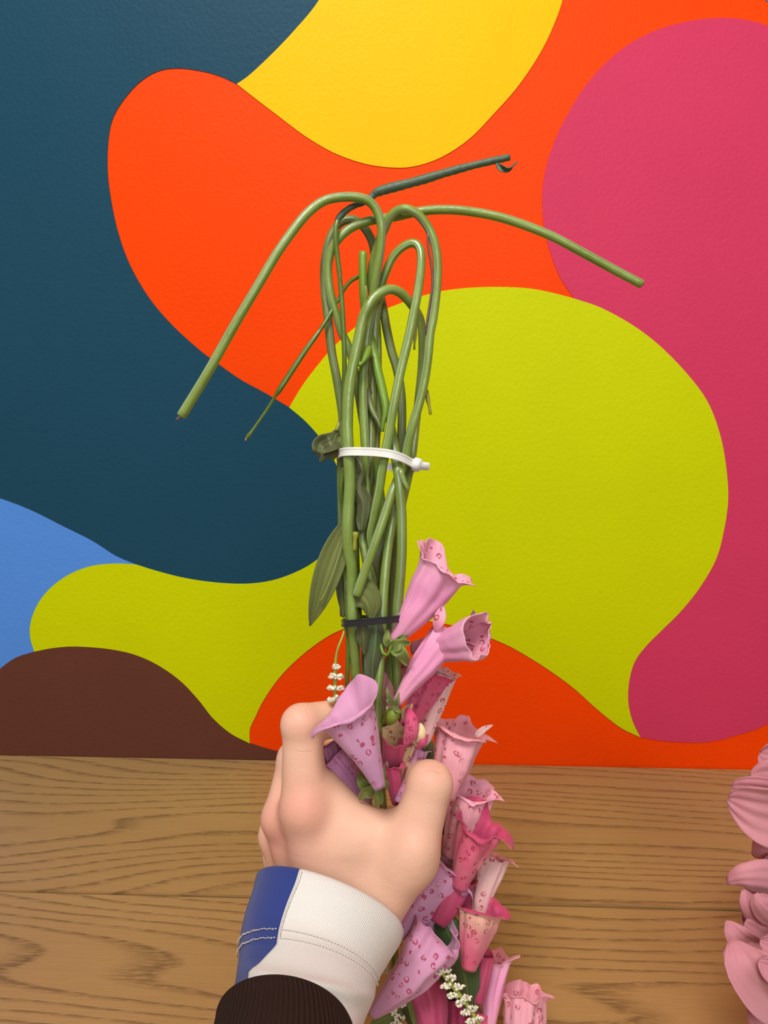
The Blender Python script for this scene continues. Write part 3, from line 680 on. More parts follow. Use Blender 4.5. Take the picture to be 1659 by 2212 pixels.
stem([(1386, 614, 18, 9.6), (1331, 585, 18, 9.6), (1265, 549, 18, 9.6), (1198, 513, 17, 9.6), (1132, 486, 16, 9.8), (1066, 466, 14, 9.8), (999, 455, 12, 9.8), (950, 453, 11, 9.8), (913, 456, 9, 9.8), (881, 462, 8, 9.8), (850, 469, 8, 9.8), (808, 475, 9, 9.8), (776, 484, 10, 9.8), (751, 497, 10, 9.8), (730, 517, 10, 9.8), (715, 542, 9, 9.8), (708, 575, 8, 9.8), (710, 612, 7, 9.8), (717, 650, 6, 9.8), (728, 684, 5, 9.5), (738, 718, 4, 9.2), (751, 745, 4, 9), (764, 790, 3, 9), (776, 860, 1, 9), (790, 940, -1, 9), (812, 1010, -3, 9), (826, 1100, -4, 9), (836, 1200, -4, 9), (842, 1320, -5, 9), (846, 1450, -6, 9), (870, 1600, -10, 9), (915, 1760, -14, 8), (960, 1900, -13, 7), (985, 2060, -12, 7), (990, 2260, -12, 7)], GREEN, mg, ush=.36)
P = at(1386, 614, zb(614)-.018)
stem([(1381, 610, 18.5, 5), (1388.5, 614.5, 18.5, 5)], simple('hollow_dark', srgb(50, 50, 24), .7), mg, 'stem_hole', seg=10)

def fs(rows, mat, label, ush=.3, **kw):
    o = spray('flower_stem', rows[0][0], rows[0][1], label, 'flower stem', None)
    stem(rows, mat, o, ush=ush, **kw); return o
s2 = fs([(770, 1285, 15, 10.5), (790, 1229, 16, 10.2), (812, 1168, 16, 10.2), (833, 1107, 14, 10.2), (847, 1065, 12, 10), (860, 1033, 10, 10), (873, 1000, 10, 10), (881, 960, 11, 10), (891, 920, 12, 10), (904, 877, 12, 10), (916, 827, 12, 10), (924, 774, 12, 10), (929, 721, 12, 10), (935, 690, 12, 10), (940, 654, 12, 9.8), (944, 612, 12, 9.8), (945, 570, 12, 9.6), (940, 530, 12.5, 9.6), (929, 499, 13, 9.6), (913, 474, 14, 9.6), (895, 458, 15, 9.6), (875, 451, 15, 9.6), (856, 456, 13, 9.6), (842, 470, 11, 9.6), (832, 492, 8, 9.6), (818, 525, 5, 9.6), (805, 570, 2, 9.4), (802, 612, 0, 9.4), (808, 655, -2, 9.4), (814, 715, -3, 9.4), (816, 774, -4, 9), (815, 848, -4, 9), (818, 900, -5, 9), (812, 960, -6, 9), (810, 1100, -7, 9), (815, 1340, -7, 9)], GREEN, 'tall looped stem right of the bundle, split open with a bare wire showing', ush=.62)
stem([(926, 500, 14, 2), (924, 512, 14, 2.4), (926, 540, 14, 2.4), (932, 575, 14, 2.4), (934, 612, 14, 2.2), (929, 650, 14, 2.2), (923, 690, 14, 2.2), (921, 725, 13, 2)], WIRE_R, s2, 'wire', seg=8, label='bare wire beside the split stem')
stem([(921, 843, 9, 4.5), (925, 867, 9, 5), (926, 872, 9, 4), (927.5, 878, 9, 3.2), (930, 895, 9, 3.4)], NUB, s2, 'nub', seg=10)
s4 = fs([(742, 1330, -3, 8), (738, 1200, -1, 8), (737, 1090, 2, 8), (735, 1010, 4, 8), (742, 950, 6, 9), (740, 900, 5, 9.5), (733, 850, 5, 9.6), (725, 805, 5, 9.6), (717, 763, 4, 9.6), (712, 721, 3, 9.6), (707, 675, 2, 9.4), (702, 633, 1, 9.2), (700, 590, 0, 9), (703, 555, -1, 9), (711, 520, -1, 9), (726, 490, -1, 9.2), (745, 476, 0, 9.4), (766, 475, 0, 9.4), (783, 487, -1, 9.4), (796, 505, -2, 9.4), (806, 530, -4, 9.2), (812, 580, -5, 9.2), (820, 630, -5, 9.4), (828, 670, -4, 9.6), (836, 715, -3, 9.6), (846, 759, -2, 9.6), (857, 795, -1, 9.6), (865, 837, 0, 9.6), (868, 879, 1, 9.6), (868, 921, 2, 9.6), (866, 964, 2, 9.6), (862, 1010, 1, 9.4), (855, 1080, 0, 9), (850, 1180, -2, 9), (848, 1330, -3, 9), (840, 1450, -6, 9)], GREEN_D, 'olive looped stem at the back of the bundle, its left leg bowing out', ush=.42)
s5 = fs([(804, 1185, 6, 9), (800, 1154, 8, 9.5), (806, 1122, 10, 9.8), (813, 1088, 12, 10), (820, 1053, 14, 10), (826, 1010, 15.5, 10.2), (836, 960, 16, 10.2), (842, 928, 16.5, 10.2), (848, 890, 17, 10.2), (856, 848, 17, 10.2), (865, 803, 17, 10.2), (875, 762, 17, 10.2), (886, 715, 17, 10.2), (894, 675, 17, 10), (901, 640, 17, 9.8), (907, 600, 16.5, 9.6), (910, 565, 16, 9.4), (908, 540, 15, 9.4), (898, 526, 14, 9.4), (882, 527, 13, 9.2), (862, 540, 12, 9), (846, 560, 10, 9), (834, 587, 8, 9), (824, 618, 5, 9), (816, 660, 2, 9), (810, 720, 0, 9), (806, 800, -1, 9), (803, 900, -2, 9), (800, 1000, -1, 9), (790, 1100, 0, 9), (783, 1159, 4, 9), (790, 1206, 6, 9), (800, 1250, 6, 9.5), (810, 1290, 5, 10), (815, 1340, 5, 9), (812, 1450, 0, 9)], GREEN_S, 'arched stem right of centre, its front leg slanting down left under the white tie', ush=.62)
stem([(899, 700, 9, 2.2), (897, 726, 10, 3.4), (896, 733, 10, 3.4), (895.5, 737, 10, 2.2), (895, 755, 10, 2.4)], NUB, s5, 'nub', seg=8)
s7 = fs([(784, 546, 7, 9), (784, 591, 7, 9), (785, 633, 6, 9), (789, 675, 3, 9), (797, 715, 1, 9.2), (807, 755, 3, 9.6), (815, 795, 6, 9.8), (825, 837, 8, 9.6), (833, 875, 10, 9), (833, 895, 10.5, 7.5), (829, 907, 11, 5), (827.5, 918, 11, 4), (826, 932, 11, 3.8)], GREEN_L, 'short bright green stem with a blunt upright top inside the loops', ush=.5)
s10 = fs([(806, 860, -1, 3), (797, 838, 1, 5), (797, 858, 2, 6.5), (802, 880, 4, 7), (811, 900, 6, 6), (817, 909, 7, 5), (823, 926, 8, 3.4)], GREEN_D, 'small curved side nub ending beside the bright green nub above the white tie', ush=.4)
s11 = fs([(741, 905, 8, 5), (742, 848, 12, 5), (744, 795, 14, 5.2), (743, 742, 15, 5.2), (741, 690, 15, 5.4), (738, 645, 15, 5.4), (735, 612, 15, 5.2), (734, 600, 15, 4.6), (733, 588, 15, 5.4), (729, 555, 15, 5.6), (725, 515, 15, 5.8), (727, 485, 14.5, 5.8), (732, 472, 14, 5.5)], GREEN_T, 'thin glossy stem wrapped in dark green tape that sticks out upper right')
tp = stem([(728, 478, 14, 6), (736, 466, 14, 7), (750, 453, 14, 6.6), (768, 443, 13.5, 6.6), (785, 437, 12.5, 6.8), (800, 428, 11.5, 7), (808, 420, 11.5, 8), (818, 414, 12, 10), (840, 407, 12, 10.4), (880, 397, 13, 9.8), (920, 386, 14, 9.6), (960, 374, 15, 8.8), (1000, 363, 16, 8.2), (1040, 353, 17, 7.6), (1085, 343, 18, 7.4), (1100, 340, 18, 7)], TAPE, s11, 'florist_tape', seg=18, step=.0012, label='dark green tape wrapping', rfun=lambda t, a: 1+.05*np.sign(np.sin(150*t+a))*np.abs(np.sin(150*t+a))**.5+.03*np.sin(37*t))
z0 = zb(350)-.019
sheet('tape_curl', [(1072, 352, z0), (1082, 362, z0-.001), (1098, 364, z0-.003), (1108, 356, z0-.004), (1117, 348, z0-.003)], 7, TAPE, s11, cup=.5, prof=(.9, .6), twist=140, nv=20)
s12 = fs([(531, 948, 13, 2.6), (538, 940, 13, 5), (545, 930, 13, 3), (575, 887, 12, 3.2), (597, 852, 12, 3.6), (602, 845, 12, 6), (630, 802, 11, 6.2), (660, 757, 10, 5.8), (684, 724, 9, 5), (688, 718, 8.6, 4.2), (705, 692, 8, 4.4), (728, 652, 5, 4.2), (748, 618, 2, 4.4), (766, 602, 0, 4.4), (790, 597, -2, 4.4), (800, 640, -4, 4.2), (800, 760, -4, 4.2), (795, 990, -4, 4.2)], GREEN_T, 'thin jointed olive stem hanging out to the lower left in front of the teal paint', seg=10)
stem([(532, 946, 13.5, 2.2), (530, 952, 13.5, 2.6)], WIRE, s12, 'wire_tip', seg=8)
s14 = fs([(745, 880, 2, 4), (734, 913, 5, 4.6), (726, 930, 6, 4.6), (723, 934, 6, 3.2), (714, 950, 6, 3), (706, 962, 6, 2.4)], NUB, 'short yellow green stub left of the bundle holding a crumpled scrap of fabric leaf', seg=10)
zc = zb(970)-.008
sheet('leaf_scrap', [(736, 938, zc+.003), (728, 950, zc), (712, 957, zc-.003), (698, 964, zc), (694, 978, zc-.002), (690, 990, zc+.002)], 22, LEAF_D, s14, cup=.35, prof=(.8, .3), ruffle=.35, vein=.06, twist=18, nv=24, seed=4)
sheet('leaf_scrap', [(735, 940, zc+.001), (729, 960, zc-.001), (722, 978, zc), (716, 994, zc+.002)], 12, LEAF, s14, cup=.6, prof=(.8, .5), ruffle=.3, seed=8)
s15 = fs([(838, 880, 3, 8), (843, 915, 6, 9.5), (850, 955, 9, 11), (855, 990, 12, 11), (860, 1020, 16, 11), (864, 1060, 17, 11), (867, 1100, 16, 11), (868, 1134, 15.5, 11), (868, 1137, 15.5, 10.4), (868, 1140, 15.5, 11), (868, 1182, 15, 11), (866, 1229, 13, 11), (862, 1276, 10, 11), (858, 1320, 7, 11), (856, 1400, 2, 10), (860, 1500, -4, 9)], GREEN, 'straight cracked stem at the lower right of the bundle with a small side branch', ush=.5)
stem([(865, 1015, 18, 7), (869, 1030, 19, 7), (874, 1043, 19.5, 5.8), (881, 1055, 20, 5), (882, 1058, 20, 4.6)], GREEN, s15, 'side_branch', seg=10, ush=.4)
s16 = fs([(852, 1080, 4, 9), (849, 1110, 5, 10), (845, 1140, 7, 10.4), (839, 1175, 8, 10.4), (834, 1217, 9, 10.4), (830, 1264, 10, 10.4), (827, 1310, 10, 10), (826, 1360, 9, 9.6), (824, 1400, 8, 9), (821, 1440, 8, 9.6), (817, 1487, 8, 10), (815, 1540, 8, 10), (818, 1600, 6, 9.6), (822, 1680, -4, 9), (830, 1760, -10, 8)], GREEN_S, 'silvery green stem running down from the black cable tie beside the big lilac bell', ush=.5)
s18 = fs([(742, 1010, 6, 6), (737, 1060, 6, 5.5), (742, 1120, 4, 5), (745, 1200, 6, 6), (750, 1300, 6, 6), (752, 1400, 4, 5), (750, 1480, 2, 4.5), (752, 1560, -4, 4.5)], GREEN_T, 'narrow dark glossy stem along the left edge of the bundle below the white tie')
stem([(783, 1330, -2, 7), (787, 1420, -2, 7), (790, 1500, -2, 7)], GREEN_D, s18, 'side_branch', ush=.3)
stem([(768, 1150, 14.5, 7), (768, 1160, 14.5, 6.4), (767, 1166, 14.5, 4.5), (766, 1188, 14, 4.4)], NUB, s16, 'nub', seg=10)
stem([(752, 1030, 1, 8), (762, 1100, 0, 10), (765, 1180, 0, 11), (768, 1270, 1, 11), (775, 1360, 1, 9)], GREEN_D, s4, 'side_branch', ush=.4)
# leaves of the bundle
z1 = zb(1200)
leafroot = spray('leafy_stem', 795, 1330, 'leafy stem with olive fabric leaves, one long pointed leaf hanging out to the left', 'leafy stem')
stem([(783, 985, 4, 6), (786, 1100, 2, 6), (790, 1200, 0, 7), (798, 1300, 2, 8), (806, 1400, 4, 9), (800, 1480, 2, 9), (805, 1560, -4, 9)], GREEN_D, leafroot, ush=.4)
sheet('leaf', [(752, 1120, z1-.002), (735, 1165, z1-.006), (712, 1225, z1-.010), (690, 1290, z1-.011), (670, 1352, z1-.008)], 30, LEAF, leafroot, cup=.22, prof=(.85, .75), vein=.03, twist=-14, ruffle=.06, nu=21, nv=34, label='long pointed leaf hanging left')
stem([(742, 1165, 9, 1.6), (722, 1230, 13, 1.6), (700, 1285, 14, 1.8), (692, 1298, 14, 2)], simple('leaf_rib', srgb(128, 140, 66), .5), leafroot, 'leaf_rib', seg=8)
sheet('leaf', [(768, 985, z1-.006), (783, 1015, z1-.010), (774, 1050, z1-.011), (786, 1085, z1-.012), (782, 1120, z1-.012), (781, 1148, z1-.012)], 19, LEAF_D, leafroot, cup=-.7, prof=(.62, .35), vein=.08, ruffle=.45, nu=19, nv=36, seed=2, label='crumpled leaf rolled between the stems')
sheet('leaf', [(838, 1150, z1-.004), (824, 1185, z1-.006), (814, 1220, z1-.006), (815, 1262, z1-.004)], 14, LEAF_D, leafroot, cup=-.6, vein=.08, ruffle=.4, seed=5)
sheet('leaf', [(752, 1252, z1-.010), (775, 1278, z1-.014), (794, 1305, z1-.016), (800, 1340, z1-.014)], 34, LEAF, leafroot, cup=-.5, prof=(.7, .6), vein=.06, ruffle=.2, nu=19, seed=7, twist=20)
sheet('leaf', [(733, 1205, z1-.001), (738, 1260, z1-.002), (742, 1335, z1-.003)], 13, LEAF_D, leafroot, cup=-.5, vein=.08, ruffle=.2, seed=9)
sheet('leaf', [(782, 1350, zb(1350)-.016), (786, 1385, zb(1350)-.015), (785, 1412, zb(1400)-.012)], 17, LEAF_D, leafroot, cup=-.8, prof=(.6, .6), vein=.06, ruffle=.3, seed=11)
sheet('leaf', [(810, 1300, zb(1300)-.013), (811, 1370, zb(1370)-.014), (806, 1430, zb(1430)-.013), (801, 1500, zb(1480)-.006)], 22, LEAF_W, leafroot, cup=-.9, prof=(.62, .45), vein=.04, nu=21, nv=30, seed=13, label='dark leaf wrapped round a stem')
sheet('leaf', [(905, 1670, .388), (918, 1640, .384), (930, 1612, .380), (934, 1598, .379)], 15, LEAF_D, leafroot, cup=.5, ruffle=.1, seed=15, vein=.05)

# ------------------------------------------------------------------ cable ties
def ring_band(parent, name, pts, wpx, th, mat, label=None):
    """closed flat strap through (px, py, mm) points, thickness th (m)"""
    P = [at(px, py, zb(py)-d*.001) for px, py, d in pts]; P = P+[P[0]]
    C = catmull(np.array(P), 260)[:-1]; n = len(C); cen = C.mean(0); T = np.roll(C, -1, 0)-np.roll(C, 1, 0); V = []
    for i in range(n):
        t = nz(T[i]); ax = nz(UP*1.0 - t*np.dot(UP, t)); out = nz(np.cross(ax, t))
        if np.dot(out, C[i]-cen) < 0: out = -out
        w = wpx*.36/F; c = C[i]
        tt = th*(1+.05*(i % 2))
        for a_, b_ in ((-w, 0), (w, 0), (w, tt), (w*.55, tt*1.0), (w*.45, tt*.8), (-w*.45, tt*.8), (-w*.55, tt), (-w, tt)): V.append(c+ax*a_+out*b_)
    return mesh(name, V, [(i*8+j, i*8+(j+1) % 8, ((i+1) % n)*8+(j+1) % 8, ((i+1) % n)*8+j) for i in range(n) for j in range(8)], mat, parent, smooth=False, label=label)
def boxy(name, A, B, w, h, mat, parent, bev=.0006, n=1, label=None):
    """bevelled block along A..B (px, py, mm); w across the picture, h in depth"""
    import bmesh
    a, b = [at(p[0], p[1], zb(p[1])-p[2]*.001) for p in (A, B)]; L = np.linalg.norm(b-a); X_ = (b-a)/L; Z_ = nz(-FW-X_*np.dot(-FW, X_)); Y_ = np.cross(Z_, X_)
    bm = bmesh.new(); bmesh.ops.create_cube(bm, size=1)
    bmesh.ops.scale(bm, vec=(L, w, h), verts=bm.verts); bmesh.ops.bevel(bm, geom=list(bm.edges), offset=bev, segments=2, affect='EDGES')
    V = [(a+b)/2+X_*v.co.x+Y_*v.co.y+Z_*v.co.z for v in bm.verts]; bm.verts.index_update(); Fc = [tuple(v.index for v in f.verts) for f in bm.faces]; bm.free()
    return mesh(name, V, Fc, mat, parent, smooth=True, label=label)
wt = spray('cable_tie', 735, 985, 'white nylon cable tie cinched round the stems with its square head at the right', 'cable tie', None)
ring_band(wt, 'strap', [(731, 985, 2), (738, 978, 13), (755, 975.5, 18.5), (785, 975.5, 19.5), (815, 977, 20.5), (840, 980.5, 21), (862, 987, 19), (880, 996, 15), (893, 1005, 9), (889, 1013, -2), (868, 1012, -7), (830, 1007, -9), (780, 1002, -10), (745, 996, -6)], 9.0, .0011, TIE_W)
boxy('head', (889, 1001, 11), (911, 1007, 11), .0068, .0056, TIE_W, wt, .0009)
boxy('tail', (907, 1006, 12), (928, 1008, 12), .0040, .0013, TIE_W, wt, .0003)
for k in range(6): boxy('tooth', (910+k*2.6, 1005.4+k*.35, 13.2), (911.3+k*2.6, 1005.6+k*.35, 13.2), .0030, .0006, TIE_W, wt, .0001)
bt = spray('cable_tie', 742, 1345, 'black nylon cable tie round the stems just above the flowers', 'cable tie', None)
ring_band(bt, 'strap', [(741, 1346, 4), (748, 1347, 12), (772, 1345, 17.5), (805, 1342, 18), (835, 1339, 17), (862, 1336, 12), (870, 1334, 2), (850, 1332, -8), (800, 1335, -10), (755, 1340, -6)], 7.5, .0010, TIE_B)

# ------------------------------------------------------------------ white floret sprigs
def sprig(rows, nodes, label, r=3.0, spread=15, group=None, side=None):
    o = spray('white_flower_sprig', rows[0][0], rows[0][1], label, 'flower sprig', None)
    stem(rows, YG, o, 'axis', seg=8)
    rs = random.Random(int(rows[0][0]))
    for (px, py, d) in nodes:
        V = []; Fc = []
        for k in range(26):
            a = rs.uniform(0, 6.28); q = rs.uniform(.25, 1)*spread
            c = at(px+q*math.cos(a), py+q*.55*math.sin(a), zb(py)-(d+rs.uniform(-1.5, 2.5))*.001); rr = rs.uniform(.9, 1.9)*r*.00024*.5
            b0 = len(V)
            for (x, yy, z) in ((1, 0, 0), (-1, 0, 0), (0, 1, 0), (0, -1, 0), (0, 0, 1), (0, 0, -1)): V.append(c+rr*np.array([x, yy, z])*rs.uniform(.8, 1.6))
            for f in ((0, 2, 4), (2, 1, 4), (1, 3, 4), (3, 0, 4), (2, 0, 5), (1, 2, 5), (3, 1, 5), (0, 3, 5)): Fc.append(tuple(b0+i for i in f))
        mesh('floret', V, Fc, WHITE, o)
    return o
sprig([(746, 1350, 6, 2.2), (741, 1372, 8, 2.4), (732, 1395, 9, 2.6), (726, 1420, 7, 3), (724, 1460, 5, 4), (724, 1500, 4, 4), (725, 1525, 3, 4)],
      [(718, 1460, 6), (733, 1462, 6), (717, 1487, 5), (733, 1487, 5), (716, 1511, 4), (729, 1508, 4), (727, 1440, 7)], 'sprig of tiny white florets hanging left of the stems above the index finger', 4.5, 9)
sprig([(950, 2085, 26, 4), (955, 2100, 28, 4.2), (980, 2133, 30, 4.5), (1002, 2161, 30, 4.5), (1021, 2189, 30, 4.5), (1040, 2222, 30, 4.5)],
      [(948, 2100, 29), (962, 2096, 29), (975, 2113, 31), (962, 2130, 31), (990, 2132, 31), (978, 2150, 31), (1008, 2155, 31), (994, 2168, 31), (1020, 2178, 31), (1006, 2188, 31), (1032, 2200, 31), (1018, 2207, 31)], 'curved sprig of white florets crossing the large dark green leaf at the bottom', 4.5, 12)
sprig([(843, 2000, -2, 3), (845, 2080, 2, 3), (852, 2150, 4, 3.4), (856, 2225, 6, 3.4)],
      [(842, 2020, 1), (838, 2050, 1), (834, 2095, 4), (858, 2150, 8), (866, 2170, 8), (850, 2185, 8), (862, 2198, 8), (856, 2212, 8)], 'white floret sprig in shadow between the white cuff and the lowest lilac bell', 5, 13)
sheet('leaf', [(872, 2120, .388), (880, 2150, .386), (890, 2190, .386), (900, 2230, .386)], 6, LEAF, leafroot, prof=(.8, .4))
sheet('leaf', [(1040, 2235, .375), (850, 2230, .392)][::-1] and [(870, 2190, .392), (840, 2195, .392), (800, 2215, .392)], 18, LEAF, leafroot, prof=(.8, .5), ruffle=.3, vein=.04)
bl = spray('leafy_stem', 950, 1990, 'large glossy dark green leaf curving down behind the lowest lilac bell', 'leaf')
stem([(905, 1900, -8, 5), (925, 1950, -2, 5), (945, 1985, 6, 4)], GREEN_D, bl)
sheet('leaf', [(935, 1965, .395), (965, 2010, .390), (993, 2070, .387), (1008, 2130, .388), (1012, 2190, .392)], 36, LEAF_G, bl, cup=-.35, prof=(.78, .6), vein=.03, nu=21, nv=34, twist=15)

for k, (a, b, c, w) in enumerate([((930, 1760), (985, 1800), (1010, 1860), 20), ((960, 1840), (985, 1900), (1010, 1960), 24), ((900, 1960), (930, 2040), (975, 2100), 26), ((860, 2080), (880, 2150), (900, 2230), 24), ((960, 2080), (985, 2150), (1000, 2230), 26), ((1000, 1990), (1030, 2060), (1045, 2140), 20)]):  # added dark leaf sheets, standing in for shade in the gaps between bells
    sheet('leaf', [(a[0], a[1], .412), (b[0], b[1], .414), (c[0], c[1], .412)], w, LEAF_D, leafroot, cup=.3, prof=(.8, .6), vein=.05, ruffle=.15, seed=50+k)
# ------------------------------------------------------------------ blossoms
I_L, I_P, I_M = M_LILAC, M_PINKI, M_MAG
# pink sprays at the top right
blossom(pk, (M_PINK0, M_PINKI), (850, 1386, .366), (948, 1236, .360), 13, 52, [(215, .75, 38, -25), (95, .55, 40, 45), (0, .30, 45, 95), (270, .45, 32, -10)], base_ext=.22, base_curl=35, tilt=.03, seed=1, label='topmost bell, plain pink with a speckled tip', op=-2)
blossom(pk, (M_PINK0, M_PINK0), (858, 1518, .362), (965, 1378, .352), 10, 38, [(270, .75, 30, -20), (90, .9, 35, 60), (0, .3, 40, 60), (180, .6, 35, 0)], base_curl=30, seed=2, crease=.09, label='folded plain pink bell pointing up right', op=-6)
blossom(pk, (M_PINK0, M_PINKI), (900, 1402, .384), (1026, 1378, .368), 18, 44, [(180, .5, 50, -70), (90, .3, 40, -20), (270, .6, 28, 30)], base_ext=.25, base_curl=-15, seed=3, label='bell turned right showing its speckled throat', op=42)
sheet('petal', [(940, 1365, .363), (948, 1340, .361), (958, 1305, .363)], 13, M_PINKI, pk, cup=.4)
sheet('petal', [(1020, 1345, .378), (1022, 1333, .378), (1023, 1318, .377)], 6, M_LILACD, pk, cup=.4)
blossom(pk, (M_ROSE, M_MAG), (836, 1580, .388), (852, 1446, .378), 14, 28, [(180, .6, 60, -40), (60, .3, 30, 40), (300, .3, 30, 30)], seed=4, crease=.05, label='dusty pink bell with a magenta throat behind the stem', op=12)
blossom(pk, (M_PALEW, M_PALEW), (915, 1612, .386), (956, 1458, .382), 10, 27, [(90, .5, 40, 20), (180, .5, 40, -20)], seed=5, crease=.05, label='long whitish speckled bell', op=0)
blossom(mg, (M_MAGS, M_MAG), (882, 1568, .382), (928, 1462, .381), 16, 34, [(90, .2, 40, 20)], seed=6, label='magenta speckled bell behind the folded pink one', op=0)
blossom(pk, (M_PINKL, M_PINKL), (958, 1722, .394), (990, 1590, .376), 24, 47, [(180, .75, 55, -45), (0, .22, 60, 100), (100, .45, 22, 50), (270, .3, 30, 60)], base_ext=.28, base_curl=60, seed=7, op=3, label='pale pink ruffled bell right of the thumb')
sheet('petal', [(1026, 1592, .378), (1044, 1576, .377), (1065, 1566, .377)], 7, M_PALEW, pk, cup=.1, prof=(.7, .7))
# lilac spray in the grip
blossom(lil, (M_LILAC, M_LILAC0), (821, 1702, .3480), (752, 1545, .3440), 12, 60, [(143, 1.0, 44, -38), (0, .14, 70, 120), (275, .42, 28, 70)], base_ext=.14, base_curl=50, swell=-.05, crease=.02, crumple=.35, seed=8, power=1.05, op=8, label='largest lilac bell, in front of the index finger')
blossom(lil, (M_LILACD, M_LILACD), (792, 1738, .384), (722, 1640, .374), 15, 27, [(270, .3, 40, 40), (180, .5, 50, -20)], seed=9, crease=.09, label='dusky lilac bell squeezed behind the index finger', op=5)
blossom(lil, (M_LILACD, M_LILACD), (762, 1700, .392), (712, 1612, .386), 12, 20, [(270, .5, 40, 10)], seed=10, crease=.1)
blossom(mg, (M_MAG, M_MAG), (860, 1734, .380), (846, 1655, .366), 13, 22, [(285, .95, 28, 55), (55, .55, 42, 75), (180, .2, 40, -20)], base_ext=.3, base_curl=60, swell=-.1, seed=11, label='small magenta bell with a curled lip', op=24)
stem([(838, 1668, 8, 5), (838, 1650, 12, 5.5), (840, 1636, 13, 4.5)], simple('pollen_white', srgb(206, 196, 168), .7, bumpn=(1500, .6, .0005)), mg, 'stamen', seg=10)
blossom(mg, (M_MAG, M_CREAM), (842, 1672, .392), (852, 1598, .362), 14, 25, [(180, 1.5, 50, -30), (90, .3, 40, -20), (270, .3, 40, 0)], base_ext=.28, base_curl=10, seed=12, crumple=.5, op=50, label='small magenta hood with a cream speckled throat')
blossom(mg, (M_CREAM, M_CREAM), (868, 1700, .382), (893, 1606, .370), 16, 21, [(0, .7, 45, 125), (90, .5, 40, 60)], base_ext=.3, base_curl=50, seed=13, label='small cream speckled bell with a curled rim', op=0)
blossom(lil, (M_LILAC, M_LILAC0), (862, 1734, .374), (910, 1622, .364), 11, 13, [(90, 1.0, 30, 50), (180, .5, 40, 0)], seed=14, sep=False, label='narrow folded lilac bell beside the thumb', op=0)
blossom(lil, (M_LILAC0, M_LILAC0), (868, 1742, .382), (900, 1668, .376), 9, 12, [(90, .8, 30, 40)], seed=15, sep=False)
blossom(mg, (M_MAGS, M_CREAM), (874, 1610, .384), (884, 1548, .368), 15, 17, [(180, .5, 40, -20)], base_curl=-30, seed=16, sep=False, label='small bright pink petal cup beside the bud')
sheet('petal', [(876, 1610, .366), (888, 1585, .3625), (888, 1555, .363), (880, 1528, .367)], 15, M_MAGS, mg, cup=-.5, prof=(.9, .5), ruffle=.1, label='bright pink petal')
sheet('petal', [(900, 1612, .368), (910, 1590, .3645), (908, 1562, .367)], 11, M_CREAM, mg, cup=-.5, prof=(.9, .5), ruffle=.15)
sheet('petal', [(900, 1620, .366), (915, 1604, .364), (926, 1586, .368)], 8, M_MAG, mg, cup=-.5)
sheet('petal', [(870, 1560, .371), (880, 1535, .370), (892, 1520, .372)], 11, M_CREAM, mg, cup=-.3)
# bud and sepals below the folded pink bell
bud = stem([(840, 1560, 16, 8), (848, 1548, 18, 14), (853, 1538, 18, 12), (857, 1528, 17, 4)], BUD, pk, 'bud', seg=14, label='round green bud')
for (a, b, c) in [((852, 1528, .362), (838, 1500, .358), (836, 1482, .360)), ((853, 1528, .362), (858, 1512, .359), (862, 1496, .360)), ((848, 1524, .362), (860, 1535, .357), (874, 1540, .358)), ((846, 1512, .362), (838, 1516, .358), (834, 1510, .358))]:
    sheet('sepal', [a, b, c], 5, SEPAL, pk, cup=.5, prof=(.7, 1))
stem([(826, 1560, 10, 4), (836, 1545, 14, 4.5), (837, 1528, 16, 4.5)], GREEN, pk, 'side_branch', seg=8)
stem([(822, 1390, 12, 3), (828, 1412, 15, 3.6), (838, 1414, 17, 3.6), (844, 1398, 18, 3.8), (846, 1382, 18, 4)], GREEN_L, pk, 'side_branch', seg=8)
for (a, b, c, w) in [((840, 1400, .360), (862, 1392, .355), (886, 1388, .358), 13), ((846, 1396, .360), (866, 1410, .355), (880, 1436, .360), 14), ((842, 1396, .362), (836, 1382, .360), (838, 1360, .362), 9), ((850, 1396, .360), (868, 1380, .358), (882, 1374, .362), 9)]:
    sheet('sepal', [a, b, c], w, SEPAL, pk, cup=.4, prof=(.75, .7), ruffle=.3, vein=.05, seed=int(w*a[0]))
for (a, b, c, w) in [((812, 1704, .372), (790, 1712, .366), (776, 1728, .368), 13), ((806, 1706, .370), (782, 1690, .368), (778, 1672, .372), 12), ((815, 1704, .370), (818, 1726, .367), (812, 1742, .370), 10), ((822, 1702, .372), (832, 1690, .370), (836, 1706, .371), 7), ((826, 1700, .371), (828, 1672, .372), (830, 1655, .374), 6)]:
    sheet('sepal', [a, b, c], w, SEPAL, lil, cup=.5, prof=(.75, .7), ruffle=.2, seed=int(w*a[0]))
# hanging blossoms below the hand
blossom(pk, (M_PINKL, M_PINKI), (978, 1852, .405), (1017, 1722, .385), 24, 43, [(185, .95, 55, -45), (0, .2, 60, 110), (95, .6, 20, 50)], base_curl=50, base_ext=.2, seed=20, op=10, label='pink bell right of the thumb with a speckled hood')
blossom(mg, (M_CREAMP, M_MAG), (992, 1918, .391), (1036, 1794, .376), 15, 42, [(205, 1.05, 45, -40), (95, .7, 26, 60), (0, .14, 50, 120)], base_curl=55, base_ext=.2, seed=21, op=20, label='pink and cream bell with a magenta throat')
blossom(pk, (M_PALEW, M_PINKL), (1034, 1978, .400), (1062, 1856, .398), 15, 32, [(90, .6, 30, 60), (180, .3, 40, 0)], seed=22, op=0, label='pale speckled bell half hidden behind the cream one')
blossom(pk, (M_ROSE, M_ROSE), (985, 1900, .412), (940, 1822, .405), 20, 24, [(270, .3, 40, 30)], seed=23)
